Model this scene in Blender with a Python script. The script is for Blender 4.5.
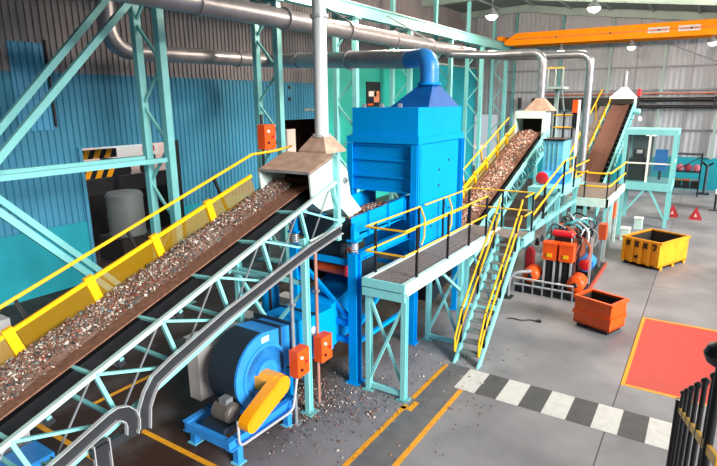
import bpy, math, random
from mathutils import Vector, Matrix
random.seed(7)
for o in list(bpy.data.objects): bpy.data.objects.remove(o)
scn = bpy.context.scene
col = scn.collection
PI = math.pi

# ------------------------------------------------------------------ camera
F_PX, PITCH, YAW, ROLL, CAM_H = 536.09, 0.240328, 0.573132, -0.0076657, 6.0
cam = bpy.data.cameras.new('camera')
cam.sensor_fit = 'HORIZONTAL'; cam.sensor_width = 36.0
cam.lens = 36.0 * F_PX / 717.0
cam.clip_end = 300
camo = bpy.data.objects.new('camera', cam); col.objects.link(camo)
fw = Vector((-math.sin(YAW)*math.cos(PITCH), math.cos(YAW)*math.cos(PITCH), -math.sin(PITCH)))
rt = Vector((math.cos(YAW), math.sin(YAW), 0)); up = rt.cross(fw)
r2 = math.cos(ROLL)*rt + math.sin(ROLL)*up; u2 = -math.sin(ROLL)*rt + math.cos(ROLL)*up
m = Matrix((r2, u2, -fw)).transposed().to_4x4(); m.translation = (0, 0, CAM_H)
camo.matrix_world = m
scn.camera = camo

# ------------------------------------------------------------------ world, sun, exposure
w = bpy.data.worlds.new('world'); scn.world = w; w.use_nodes = True
bg = w.node_tree.nodes['Background']
bg.inputs[0].default_value = (0.84, 0.93, 1.0, 1); bg.inputs[1].default_value = 0.7
sun = bpy.data.lights.new('sun', 'SUN'); sun.energy = 9.5; sun.angle = math.radians(26); sun.color = (1, .96, .9)
suno = bpy.data.objects.new('sun', sun); col.objects.link(suno)
suno.rotation_euler = Vector((-0.90, 0.24, -0.33)).to_track_quat('-Z', 'Y').to_euler()
vs = scn.view_settings
vs.view_transform = 'Standard'; vs.look = 'None'; vs.gamma = 1.0; vs.use_curve_mapping = False
vs.exposure = -0.2

# ------------------------------------------------------------------ materials
def lin(h):
    c = [int(h[i:i+2], 16)/255 for i in (1, 3, 5)]
    return [(x/12.92 if x <= .04045 else ((x+.055)/1.055)**2.4) for x in c] + [1]
MATS = {}
def mat(key, c, rough=.5, metal=0., c2=None, scale=6., amt=.5, bump=0., detail=6., spec=.5):
    if key in MATS: return MATS[key]
    M = bpy.data.materials.new(key); M.use_nodes = True; nt = M.node_tree; b = nt.nodes['Principled BSDF']
    b.inputs['Roughness'].default_value = rough; b.inputs['Metallic'].default_value = metal
    b.inputs['Specular IOR Level'].default_value = spec
    if c2:
        tc = nt.nodes.new('ShaderNodeTexCoord'); n = nt.nodes.new('ShaderNodeTexNoise')
        n.inputs['Scale'].default_value = scale; n.inputs['Detail'].default_value = detail
        r = nt.nodes.new('ShaderNodeValToRGB'); r.color_ramp.elements[0].position = .5-.28*amt; r.color_ramp.elements[1].position = .5+.28*amt+.1
        r.color_ramp.elements[0].color = lin(c2); r.color_ramp.elements[1].color = lin(c)
        nt.links.new(tc.outputs['Object'], n.inputs['Vector']); nt.links.new(n.outputs['Fac'], r.inputs[0]); nt.links.new(r.outputs[0], b.inputs['Base Color'])
        if bump:
            bp = nt.nodes.new('ShaderNodeBump'); bp.inputs['Strength'].default_value = bump; bp.inputs['Distance'].default_value = .02
            nt.links.new(n.outputs['Fac'], bp.inputs['Height']); nt.links.new(bp.outputs[0], b.inputs['Normal'])
    else: b.inputs['Base Color'].default_value = lin(c)
    MATS[key] = M; return M
def emit(key, c, s):
    M = bpy.data.materials.new(key); M.use_nodes = True; b = M.node_tree.nodes['Principled BSDF']
    b.inputs['Base Color'].default_value = lin(c); b.inputs['Emission Color'].default_value = lin(c); b.inputs['Emission Strength'].default_value = s
    return M
def see_through(key, c, a, rough=.4):
    M = bpy.data.materials.new(key); M.use_nodes = True; nt = M.node_tree; b = nt.nodes['Principled BSDF']
    b.inputs['Base Color'].default_value = lin(c); b.inputs['Roughness'].default_value = rough; b.inputs['Alpha'].default_value = a
    return M
def chips(key, cols):
    M = bpy.data.materials.new(key); M.use_nodes = True; nt = M.node_tree; b = nt.nodes['Principled BSDF']; b.inputs['Roughness'].default_value = .55
    g = nt.nodes.new('ShaderNodeNewGeometry'); r = nt.nodes.new('ShaderNodeValToRGB'); r.color_ramp.interpolation = 'CONSTANT'
    els = r.color_ramp.elements
    while len(els) < len(cols): els.new(.5)
    for i, c in enumerate(cols): els[i].position = i/len(cols); els[i].color = lin(c)
    nt.links.new(g.outputs['Random Per Island'], r.inputs[0]); nt.links.new(r.outputs[0], b.inputs['Base Color'])
    return M
teal = mat('teal_paint', '#86d2d4', .42, c2='#7ecacd', scale=5)
teal_d = mat('teal_paint_weathered', '#7fb9ba', .5, c2='#5f9aa0', scale=3)
pale = mat('pale_green_paint', '#cfe6df', .45, c2='#b9d4cf', scale=4)
duststeel = mat('dusty_top_steel', '#bd9f8c', .5, c2='#9b7f6f', scale=5)
blue = mat('blue_paint', '#0092e0', .45, c2='#008ad8', scale=2.5, amt=.8, spec=.08)
blue_l = mat('light_blue_paint', '#2f8fe0', .38, c2='#2781d0', scale=3)
blue_d = mat('slate_blue_drum', '#1f2c3a', .5, c2='#1a2531', scale=3)
skyblue = mat('pale_blue_paint', '#6fc3dc', .4, c2='#5fb4d0', scale=3)
yellow = mat('yellow_paint', '#f2bd0c', .42, c2='#e0a808', scale=5)
yel_mesh = see_through('yellow_fine_mesh', '#9a7600', .42)
yel_guard = mat('amber_paint', '#f7a60a', .38, c2='#eb9706', scale=4)
orange = mat('orange_paint', '#f0560f', .4, c2='#e04d0c', scale=4)
cr_orange = mat('crane_orange', '#ff9410', .6, c2='#f98a08', scale=1.5, spec=.1)
skip_yel = mat('skip_yellow', '#f3a30c', .45, c2='#df8f0a', scale=3)
red = mat('red_paint', '#c8202c', .4)
black = mat('black_steel', '#15161a', .38)
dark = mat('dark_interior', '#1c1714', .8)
rubber = mat('black_rubber', '#1b1a1c', .7)
belt_m = mat('dusty_belt', '#8f6450', .8, c2='#6e4b3c', scale=14, bump=.2)
galv = mat('galvanised_duct', '#b9bcc4', .3, metal=.75, c2='#a2a3ab', scale=3)
duct_m = mat('dull_duct', '#b8b3b8', .38, metal=.5, c2='#a09ba2', scale=2)
grey = mat('grey_steel', '#9aa0a6', .4, metal=.4, c2='#868c93', scale=6)
silver = mat('bright_steel', '#cfd3d6', .3, metal=.5)
tray_m = mat('tray_dark', '#23262c', .6, c2='#1d2026', scale=8)
grate = mat('grating_boards', '#857871', .6, c2='#6f6560', scale=14)
tread_m = mat('tread_plate', '#7d8382', .55, c2='#6a7070', scale=10)
white = mat('white_paint', '#eeeeea', .5)
clad_blue = mat('cladding_blue', '#3c8aab', .6, c2='#367f9f', scale=.7)
clad_grey = mat('cladding_slate', '#918b90', .6, c2='#827d84', scale=.6)
clad_far = mat('cladding_lilac_grey', '#b4b8c2', .6, c2='#a9adb8', scale=.5)
teal_wall = mat('turquoise_wall_paint', '#0c9aac', .65, c2='#0a8fa1', scale=1.2)
green_wall = mat('green_wall_paint', '#23b0a4', .6, c2='#1fa297', scale=.8)
roof_m = mat('roof_sheet', '#7f8c8c', .6, c2='#748080', scale=.8)
rafter_m = mat('rafter_paint', '#a3b7b4', .5, c2='#93a8a6', scale=1.5)
glass = see_through('cabin_glass', '#56686c', .14, .05)
lamp_e = emit('lamp_lens', '#fff6e6', 14.)
stripe_w = mat('line_white', '#d4d4d1', .55, c2='#bdbdba', scale=7, amt=.9)
stripe_k = mat('line_black', '#4c4d50', .6, c2='#434447', scale=5)
line_y = mat('line_yellow', '#eaa512', .55, c2='#d8920e', scale=6)
pad_red = mat('pad_red', '#cc3a33', .5, c2='#bd342e', scale=1.6)
lane_k = mat('lane_grey', '#6e6e70', .5, c2='#5f5f62', scale=3)

# floor: grey concrete, blended with noise to dark brown round the chip conveyors
def floor_mat():
    M = bpy.data.materials.new('concrete_floor'); M.use_nodes = True; nt = M.node_tree; b = nt.nodes['Principled BSDF']
    N = nt.nodes.new; L = nt.links.new
    tc = N('ShaderNodeTexCoord'); n1 = N('ShaderNodeTexNoise'); n1.inputs['Scale'].default_value = .55; n1.inputs['Detail'].default_value = 8
    L(tc.outputs['Object'], n1.inputs['Vector'])
    r1 = N('ShaderNodeValToRGB'); r1.color_ramp.elements[0].position = .36; r1.color_ramp.elements[1].position = .66
    r1.color_ramp.elements[0].color = lin('#75757a'); r1.color_ramp.elements[1].color = lin('#939296'); L(n1.outputs['Fac'], r1.inputs[0])
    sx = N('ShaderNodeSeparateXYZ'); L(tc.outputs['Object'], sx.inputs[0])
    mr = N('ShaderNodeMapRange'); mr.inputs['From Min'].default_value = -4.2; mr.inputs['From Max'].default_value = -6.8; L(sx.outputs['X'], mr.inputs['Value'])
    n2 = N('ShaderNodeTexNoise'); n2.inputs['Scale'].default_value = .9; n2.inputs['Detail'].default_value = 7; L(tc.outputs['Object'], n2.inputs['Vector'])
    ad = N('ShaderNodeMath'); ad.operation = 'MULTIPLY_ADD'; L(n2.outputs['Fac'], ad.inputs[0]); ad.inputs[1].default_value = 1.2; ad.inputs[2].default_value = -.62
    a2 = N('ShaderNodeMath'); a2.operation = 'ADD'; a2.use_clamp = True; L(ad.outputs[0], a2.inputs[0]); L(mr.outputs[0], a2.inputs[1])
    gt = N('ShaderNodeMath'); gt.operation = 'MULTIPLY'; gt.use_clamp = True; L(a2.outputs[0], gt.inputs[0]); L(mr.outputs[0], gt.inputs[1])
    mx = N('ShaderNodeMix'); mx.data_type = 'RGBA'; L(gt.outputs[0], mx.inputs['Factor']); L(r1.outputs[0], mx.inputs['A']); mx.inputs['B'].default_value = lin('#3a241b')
    L(mx.outputs['Result'], b.inputs['Base Color'])
    b.inputs['Roughness'].default_value = .5; b.inputs['Specular IOR Level'].default_value = .22
    return M
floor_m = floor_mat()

# ------------------------------------------------------------------ mesh helpers
def V(*a): return Vector(a[0] if len(a) == 1 else a)
class MB:
    def __init__(s): s.v = []; s.f = []; s.smooth = False
    def add(s, vs_, fs):
        k = len(s.v); s.v += [V(p) for p in vs_]; s.f += [[i+k for i in f] for f in fs]; return s
    def box(s, a, b):
        x0, y0, z0 = a; x1, y1, z1 = b
        return s.add([(x0,y0,z0),(x1,y0,z0),(x1,y1,z0),(x0,y1,z0),(x0,y0,z1),(x1,y0,z1),(x1,y1,z1),(x0,y1,z1)],
                     [(0,3,2,1),(4,5,6,7),(0,1,5,4),(1,2,6,5),(2,3,7,6),(3,0,4,7)])
    def obox(s, c, sx, sy, sz, ax, ay, az):
        c = V(c); P = []
        for k in (-.5, .5):
            for i, j in ((-.5,-.5),(.5,-.5),(.5,.5),(-.5,.5)): P.append(c+ax*sx*i+ay*sy*j+az*sz*k)
        return s.add(P, [(0,3,2,1),(4,5,6,7),(0,1,5,4),(1,2,6,5),(2,3,7,6),(3,0,4,7)])
    def beam(s, p, q, wd, ht=None, upv=(0,0,1)):
        p, q = V(p), V(q); ht = ht or wd; d = (q-p); L = d.length; d.normalize(); u = V(upv)
        if abs(d.dot(u)) > .98: u = V(0,1,0)
        r = d.cross(u).normalized(); u = r.cross(d)
        return s.obox((p+q)/2, L, wd, ht, d, r, u)
    def ibeam(s, p, q, wd, ht, t=.02, upv=(0,0,1)):
        p, q = V(p), V(q); d = (q-p).normalized(); u = V(upv)
        if abs(d.dot(u)) > .98: u = V(1,0,0)
        r = d.cross(u).normalized(); u = r.cross(d); o = u*(ht/2-t/2)
        s.beam(p+o, q+o, wd, t, upv); s.beam(p-o, q-o, wd, t, upv); return s.beam(p, q, t, ht-2*t, upv)
    def rings(s, rr, cap=True, close=False):
        n = len(rr[0]); k = len(s.v)
        for r in rr: s.v += [V(p) for p in r]
        m_ = len(rr)
        for i in range(m_ if close else m_-1):
            j = (i+1) % m_
            for a in range(n):
                b = (a+1) % n; s.f.append([k+i*n+a, k+i*n+b, k+j*n+b, k+j*n+a])
        if cap and not close:
            s.f.append([k+a for a in range(n)][::-1]); s.f.append([k+(m_-1)*n+a for a in range(n)])
        s.smooth = True; return s
    def tube(s, p, q, r, n=10, r2=None): return s.path([p, q], r, n, r2=r2)
    def path(s, pts, r, n=10, close=False, r2=None):
        pts = [V(p) for p in pts]; N = len(pts); rr = []; pr = None
        for i, p in enumerate(pts):
            if close: d = pts[(i+1) % N]-pts[i-1]
            else: d = pts[min(i+1, N-1)]-pts[max(i-1, 0)]
            d.normalize()
            if pr is None:
                a = V(0,0,1) if abs(d.z) < .9 else V(1,0,0); pr = (a-d*a.dot(d)).normalized()
            else: pr = (pr-d*pr.dot(d)).normalized()
            b = d.cross(pr); R_ = r if r2 is None else r+(r2-r)*i/(N-1)
            rr.append([p+(pr*math.cos(2*PI*k/n)+b*math.sin(2*PI*k/n))*R_ for k in range(n)])
        return s.rings(rr, close=close)
    def prism(s, poly, vec):
        vec = V(vec); n = len(poly); a = [V(p) for p in poly]; b = [p+vec for p in a]
        fs = [list(range(n))[::-1], [n+i for i in range(n)]]+[[i, (i+1) % n, n+(i+1) % n, n+i] for i in range(n)]
        return s.add(a+b, fs)
    def lathe(s, c, axis, prof, n=20):
        c = V(c); ax = V(axis).normalized(); a = V(0,0,1) if abs(ax.z) < .9 else V(1,0,0)
        p = (a-ax*a.dot(ax)).normalized(); b = ax.cross(p)
        return s.rings([[c+ax*h+(p*math.cos(2*PI*k/n)+b*math.sin(2*PI*k/n))*max(r, .001) for k in range(n)] for h, r in prof])
    def strip(s, pts, o0, o1, x0, x1):
        "band following a path in the y-z plane, between in-plane offsets, from x0 to x1"
        pts = [V(0, *p) for p in pts]; rr = []
        for i, p in enumerate(pts):
            d = (pts[min(i+1, len(pts)-1)]-pts[max(i-1, 0)]).normalized(); nn = V(0, -d.z, d.y)
            a, b = p+nn*o0, p+nn*o1
            rr.append([V(x0,a.y,a.z), V(x1,a.y,a.z), V(x1,b.y,b.z), V(x0,b.y,b.z)])
        s.rings(rr); s.smooth = False; return s
def arc(pts, rad, n=6):
    "round the corners of a polyline"
    pts = [V(p) for p in pts]; out = [pts[0]]
    for i in range(1, len(pts)-1):
        a, b, c = pts[i-1], pts[i], pts[i+1]; r = min(rad, (a-b).length*.49, (c-b).length*.49)
        p = b+(a-b).normalized()*r; q = b+(c-b).normalized()*r
        for k in range(n+1):
            t = k/n; out.append(p*(1-t)**2+b*2*t*(1-t)+q*t*t)
    out.append(pts[-1]); return out
def worldloc(o):
    l = V(0,0,0)
    while o: l = l+o.location; o = o.parent
    return l
def build(name, mb, material, parent=None, at=None):
    base = worldloc(parent) if parent else V(at or (0,0,0))
    me = bpy.data.meshes.new(name); me.from_pydata([p-base for p in mb.v], [], mb.f); me.materials.append(material)
    me.validate()
    import bmesh
    b = bmesh.new(); b.from_mesh(me); bmesh.ops.recalc_face_normals(b, faces=b.faces); b.to_mesh(me); b.free()
    if mb.smooth:
        me.polygons.foreach_set('use_smooth', [True]*len(me.polygons)); me.set_sharp_from_angle(angle=math.radians(38))
    o = bpy.data.objects.new(name, me); col.objects.link(o)
    if parent: o.parent = parent
    else: o.location = base
    return o
def tag(o, label=None, cat=None, group=None, kind=None):
    if label: o['label'] = label
    if cat: o['category'] = cat
    if group: o['group'] = group
    if kind: o['kind'] = kind
    return o
def thing(name, loc, label, cat, group=None):
    o = bpy.data.objects.new(name, None); o.empty_display_size = .2; col.objects.link(o); o.location = loc
    return tag(o, label, cat, group)
def dup(o, parent=None, loc=None):
    c = o.copy(); col.objects.link(c); c.parent = parent
    if loc: c.location = loc
    for ch in list(o.children): dup(ch, c)
    return c
def B(a, b): return MB().box(a, b)
def T(p, q, r, n=10): return MB().tube(p, q, r, n)
def BM(p, q, w_, h_=None, u=(0,0,1)): return MB().beam(p, q, w_, h_, u)

# ================================================================== SETTING
XW, YF, XE = -17.5, 43.0, 9.0
floor = tag(build('floor', B((-26, -5, -.30), (XE+3, YF+6, -.03)), mat('joint_dark', '#3d3a38', .9)), kind='structure')
xe = [-26, -17.6, -12.95, -6.95, -.95, 5.05, XE+3]; ye = [-5, 1.5, 19.4, 31.2, YF+6]
g_ = .008
for i in range(len(xe)-1):
    for j in range(len(ye)-1):
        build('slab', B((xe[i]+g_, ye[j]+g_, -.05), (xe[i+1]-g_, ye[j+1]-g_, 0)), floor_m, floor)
def paint(name, x0, y0, x1, y1, m_, z=.004): return build(name, B((x0, y0, -.002), (x1, y1, z)), m_, floor)
# crossing in front of the stairs
for k in range(9):
    x0 = -3.95+k*.458; paint('crossing_stripe', x0, 9.87, x0+.458, 10.83, stripe_w if k % 2 == 0 else stripe_k)
paint('lane', -4.45, 4.0, -3.80, 10.85, lane_k, .003)
paint('lane_line', -4.55, 4.0, -4.45, 8.72, line_y); paint('lane_line', -4.55, 9.0, -4.45, 10.75, line_y)
paint('lane_line', -4.42, 8.55, -4.30, 8.92, line_y); paint('lane_line', -4.56, 8.55, -4.42, 8.65, line_y)
paint('lane_line', -3.83, 4.0, -3.73, 9.85, line_y)
# red loading pad
paint('red_pad', -.86, 11.95, 5, 16.22, pad_red)
paint('pad_line', -.94, 11.88, -.86, 16.3, line_y, .006); paint('pad_line', -.84, 11.88, 5, 11.97, line_y, .006); paint('pad_line', -.84, 16.2, 5, 16.3, line_y, .006)
# lane under the chip conveyor and the second crossing
paint('lane_line', -12.0, 5.24, -6.3, 5.34, line_y); paint('lane_line', -12.0, 4.28, -6.3, 4.38, line_y)
paint('lane_line', -10.02, 5.34, -9.92, 8.2, line_y)
for k in range(10):
    y0 = 8.0+k*.46; paint('crossing_stripe', -11.0, y0, -10.05, y0+.46, stripe_k if k % 2 == 0 else stripe_w)

def corrugated(x_or_y, a0, a1, z0, z1, axis, d=.045, per=.21):
    "trapezoid sheeting; axis 'y' runs along y at x = const"
    mb = MB(); n = max(1, round((a1-a0)/per)); p = (a1-a0)/n; prof = []
    for i in range(n):
        for t, h in ((0, 0), (.42, 0), (.52, d), (.9, d)): prof.append((a0+(i+t)*p, h))
    prof.append((a1, 0))
    k = len(prof)
    for z in (z0, z1):
        for a, h in prof: mb.v.append(V(x_or_y+h, a, z) if axis == 'y' else V(a, x_or_y-h, z))
    mb.f += [[i, i+1, k+i+1, k+i] for i in range(k-1)]
    # flat backing sheet behind it
    mb.box(*(((x_or_y-.08, a0, z0), (x_or_y-.02, a1, z1)) if axis == 'y' else ((a0, x_or_y+.02, z0), (a1, x_or_y+.08, z1))))
    return mb
ZT = 6.95
wl = tag(build('wall_left', corrugated(XW, -5, YF, ZT, 13.4, 'y'), clad_grey), kind='structure')
for y0, y1, z0 in ((-5, 10.05, 2.12), (10.05, 13.9, 4.55), (13.9, 20.5, 1.95), (20.5, 23.4, 5.15)):
    build('cladding', corrugated(XW, y0, y1, z0, ZT, 'y'), clad_blue, wl)
build('cladding', corrugated(XW, 23.4, YF, 8.5, ZT+1.2, 'y'), clad_grey, wl)
build('plinth', B((XW-.25, -5, 0), (XW+.08, 10.05, 2.12)), teal_wall, wl)
build('plinth', B((XW-.25, 13.9, 0), (XW+.08, 20.5, 1.95)), teal_wall, wl)
build('green_panel', B((XW-.25, 23.4, 0), (XW+.10, YF, 8.5)), green_wall, wl)
build('patch_sheet', corrugated(XW+.05, 8.3, 9.3, 5.2, 7.8, 'y'), mat('patch_blue', '#4a9cc6', .5), wl)
build('down_pipe', T((XW+.12, 9.36, 7.9), (XW+.12, 9.36, 5.3), .045), black, wl)
build('flashing', B((XW-.02, 13.82, 0), (XW+.13, 14.0, 4.6)), black, wl)
build('flashing', B((XW-.02, 9.97, 0), (XW+.13, 10.09, 4.6)), clad_blue, wl)
for z in (6.15, 6.7): build('vent_hole', MB().lathe((XW+.05, 20.9, z), (1,0,0), [(0,.09),(.05,.09),(.05,.06)], 12), black, wl)
build('name_strip', B((XW+.05, 22.0, 5.55), (XW+.09, 22.9, 5.68)), grey, wl)
# poster on the green panel
fr = build('poster_frame', B((XW+.1, 27.9, 5.7), (XW+.16, 29.5, 7.15)), black, wl)
build('poster_print', B((XW+.16, 28.1, 6.3), (XW+.17, 29.0, 6.6)), mat('poster_white', '#e8d9d2', .6), fr)
build('poster_print', B((XW+.16, 28.7, 5.95), (XW+.17, 29.35, 6.62)), mat('poster_orange', '#d98a66', .6), fr)
build('poster_print', B((XW+.16, 28.0, 5.78), (XW+.17, 28.6, 5.88)), orange, fr)
# turquoise block against the corner
an = tag(build('wall_annex', B((XW+.1, 33.4, 0), (-15.4, 40.6, 8.3)), teal_wall), kind='structure')
build('cap', B((XW+.1, 33.3, 8.3), (-15.3, 40.7, 8.42)), rafter_m, an)

wb = tag(build('wall_back', corrugated(YF, XW, -16.65, 0, 13.4, 'x', d=.018, per=.34), clad_far), kind='structure')
build('cladding', corrugated(YF, -16.65, -14.4, 4.9, 13.4, 'x', d=.018, per=.34), clad_far, wb)
build('cladding', corrugated(YF, -14.4, XE+3, 2.17, 13.4, 'x', d=.018, per=.34), clad_far, wb)
build('plinth', B((-14.4, YF-.1, 0), (XE+3, YF+.25, 2.17)), teal_wall, wb)
for x in (-13.2, -9.8, -6.45, -3.07, .3, 3.7): build('wall_post', BM((x, YF-.2, 2.1 if x > -13 else 0), (x, YF-.2, 12.6), .17, .2), teal_d if x < -7 else rafter_m, wb)
for z in (8.15, 6.62, 4.0): build('girt', B((-14, YF-.16, z-.05), (XE, YF-.05, z+.05)), mat('girt_grey', '#8b8a94', .5), wb)
for x in (-4.75, -1.4, 1.9): build('seam', B((x-.03, YF-.09, 2.2), (x+.03, YF-.04, 12)), mat('girt_grey', '#8b8a94', .5), wb)
build('tie_rod', T((-3.0, YF-.15, 9.6), (.25, YF-.15, 8.2), .03), grey, wb)
# pipes along the far wall
p = thing('wall_pipe', (-2, YF-.5, 5.3), 'fat black pipe running along the far wall above the cabin', 'pipe')
build('pipe_run', T((-11.5, YF-.45, 5.98), (XE, YF-.45, 5.98), .14, 12), black, p)
build('pipe_run', T((-11.5, YF-.45, 5.52), (XE, YF-.45, 5.52), .12, 12), black, p)
build('pipe_box', B((-11.6, YF-.62, 5.35), (-5.6, YF-.28, 6.15)), black, p)
for x in (-12.6, -6.2, .1, 3.5): build('bracket', B((x-.05, YF-.6, 5.35), (x+.05, YF-.06, 6.2)), black, p)
p = thing('wall_conduit', (-2, YF-.3, 6.3), 'thin orange pipe running along the far wall just above the black pipe', 'pipe')
build('pipe_run', T((-11, YF-.3, 6.38), (XE, YF-.3, 6.38), .045, 8), mat('rust_orange', '#c9694f', .5), p)
for x in (-9, -6, -3, 0): build('clip', B((x-.03, YF-.33, 6.33), (x+.03, YF-.05, 6.43)), grey, p)

tag(build('wall_sky_block', corrugated(-5.3, XW, 4.0, 0, 12.6, 'x', per=.3), clad_grey), kind='structure')  # out-of-view wall behind the camera, added to cut sky light
# roof
prof = [(-17.7, 12.7), (-12.2, 12.85), (-10.0, 12.45), (-.5, 11.25), (3.4, 11.1)]
ce = None
for y0, y1 in ((-5, 10), (10, 19), (19, 28.5), (28.5, YF+.2)):
    mb = MB()
    for (xa, za), (xb, zb) in zip(prof, prof[1:]):
        mb.prism([(xa, y0, za), (xb, y0, zb), (xb, y0, zb+.15), (xa, y0, za+.15)], (0, y1-y0, 0))
    if ce is None: ce = tag(build('ceiling', mb, roof_m), kind='structure')
    else: build('roof_sheet', mb, roof_m, ce)
for y in (1.2, 10.2, 15.0, 20.05, 25.1, 30.2, 35.2, 42.2):
    for (xa, za), (xb, zb) in zip(prof, prof[1:]):
        build('rafter', MB().ibeam((xa, y, za-.28), (xb, y, zb-.28), .22, .5, .03), rafter_m, ce)
for k in range(1, 9):
    x = -17+k*2.6
    for (xa, za), (xb, zb) in zip(prof, prof[1:]):
        if xa <= x < xb: z = za+(zb-za)*(x-xa)/(xb-xa)
    build('purlin', B((x-.05, -5, z-.14), (x+.05, YF, z-.01)), rafter_m, ce)
# yard behind the left openings
yd = tag(build('ground_yard', B((-95, -20, -.3), (-26, 75, 0)), mat('yard_paving', '#d8b3a6', .8, c2='#c9a297', scale=.2)), kind='structure')
build('bank', MB().prism([(-25.9, 6, 0), (-22.5, 6, 0), (-23.4, 6, 1.9), (-24.6, 6, 2.45), (-25.9, 6, 2.3)], (0, 14, 0)), mat('yard_dark', '#2a2320', .9, c2='#1d1815', scale=2), yd)
rm = tag(build('wall_store', B((-21.6, 19.9, 0), (-21.4, 24.2, 5.8)), mat('store_brown', '#43271d', .8, c2='#331c15', scale=1.5)), kind='structure')
sm = MATS['store_brown']
build('side', B((-21.6, 19.7, 0), (XW-.26, 19.9, 5.8)), sm, rm); build('side', B((-21.6, 24.2, 0), (XW-.26, 24.4, 5.8)), sm, rm); build('lid', B((-21.6, 19.7, 5.8), (XW-.26, 24.4, 5.95)), sm, rm)
for i in range(3):
    for j in range(2): build('pane', B((-21.4, 22.9+.34*i, 4.5+.5*j), (-21.37, 23.13+.34*i, 4.9+.5*j)), emit('store_pane', '#f3ddd0', .8) if (i+j) % 4 else MATS['store_brown'], rm)
tag(build('door_1', B((XW-.1, 20.52, 0), (XW+.15, 21.15, 4.7)), mat('door_edge', '#e6d2c8', .6)), kind='structure')

# ================================================================== BUILDING STEEL
XO, XI = -14.0, -13.0
COLS = [10.15, 15.02, 20.0, 25.0, 30.05, 35.1, 40.1]
names = ['lattice column with cross tube and long braces in front of the yard opening', 'lattice column behind the orange switch box by the blue cladding',
         'lattice column behind the exhaust stack beside the dark store doorway', 'lattice column behind the blue elbow in front of the green wall',
         'lattice column to the right of the blue separator hood', 'lattice column behind the second chip conveyor',
         'lattice column carrying the far end of the crane runway']
for k, y in enumerate(COLS):
    c = thing('lattice_column', (XI, y, 0), 'teal steel '+names[k], 'column', 'lattice columns along the left wall')
    build('outer_leg', BM((XO, y, 0), (XO, y, 12.2), .19, .22), teal, c)
    build('inner_leg', BM((XI, y, 0), (XI, y, 9.35), .22, .22), teal, c)
    for j in range(8):
        z0 = .3+j*1.13; a, b = ((XO, y, z0), (XI, y, z0+1.13)) if j % 2 else ((XI, y, z0), (XO, y, z0+1.13))
        build('lacing', BM(a, b, .07), teal, c)
    build('base_plate', B((XO-.3, y-.25, 0), (XI+.3, y+.25, .04)), teal_d, c)
    build('cap', B((XO-.15, y-.2, 9.35), (XI+.2, y+.2, 9.42)), teal_d, c)
c = thing('runway_beam', (XI, 5, 9.42), 'long pale teal crane runway beam resting on the inner column legs', 'beam')
build('girder', MB().ibeam((XI, 1, 9.69), (XI, 40.8, 9.69), .30, .52, .04), teal, c)
build('rail', B((XI-.04, 1, 9.95), (XI+.04, 40.8, 10.02)), grey, c)
build('catwalk', B((XI-.9, 1, 9.8), (XI-.2, 40.8, 9.85)), teal_d, c)
# wind bracing left of the first column
for X, lab in ((XO, 'outer'), (XI, 'inner')):
    ut, kn, lb = (((9.95, 9.35), (5.3, 4.5), (9.5, 0)) if X == XO else ((9.75, 9.0), (5.0, 4.2), (8.9, 0)))
    c = thing('wind_brace', (X, 5, 4.4), 'long sloping teal brace tubes on the %s leg of the column at the yard opening' % lab, 'brace')
    build('upper_tube', BM((X, ut[0], ut[1]), (X, kn[0], kn[1]), .14, .16), teal, c)
    build('lower_tube', BM((X, kn[0], kn[1]), (X, lb[0], lb[1]), .14, .16), teal, c)
    build('cross_tube', BM((X, 3.5, 4.42), (X, 10.0, 4.42), .11, .13), teal, c)

# ducts ------------------------------------------------------------
XD = -10.6
d = thing('main_duct', (XD, 14, 8.05), 'wide round steel duct under the roof with two branches bending down to hoods', 'duct')
build('duct_run', T((XD, 3, 8.31), (XD, 27.2, 8.31), .27, 18), duct_m, d)
for y in (6.2, 9.4, 12.6, 15.8, 19.0, 22.2, 25.4): build('flange', MB().lathe((XD, y-.04, 8.31), (0,1,0), [(0,.27),(0,.32),(.08,.32),(.08,.27)], 18), duct_m, d)
build('branch', MB().path(arc([(XD, 24.0, 8.1), (-8.5, 24.0, 7.95), (-6.2, 24.0, 7.95), (-6.2, 24.0, 6.1)], .55), .17, 14), galv, d)
build('branch', MB().path(arc([(XD, 26.4, 8.3), (-8.5, 26.2, 8.0), (-4.72, 26.2, 7.95), (-4.72, 26.2, 1.8)], .55), .17, 14), galv, d)
for y in (12.0, 16.5, 22.5):
    build('hanger', MB().beam((XD, y, 8.5), (XI+.1, y, 9.75), .05), grey, d)
d = thing('return_duct', (-15.2, 10.3, 7.3), 'round dull duct bending down the left wall and crossing to the blue elbow', 'duct')
build('duct_run', MB().path(arc([(-15.4, 10.2, 11.6), (-15.4, 10.2, 7.55), (-15.3, 17.2, 7.62), (-6.9, 13.22, 7.08)], .8, 8), .25, 18), duct_m, d)
for q in ((-15.35, 12.0, 7.57), (-15.33, 15.4, 7.6)): build('flange', MB().lathe(q, (0,1,0), [(-.04,.25),(-.04,.29),(.04,.29),(.04,.25)], 18), duct_m, d)
for q in ((-12.8, 16.02, 7.46), (-9.6, 14.5, 7.25)): build('flange', MB().lathe(q, (8.4,-3.98,-.54), [(-.04,.25),(-.04,.29),(.04,.29),(.04,.25)], 18), duct_m, d)

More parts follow.
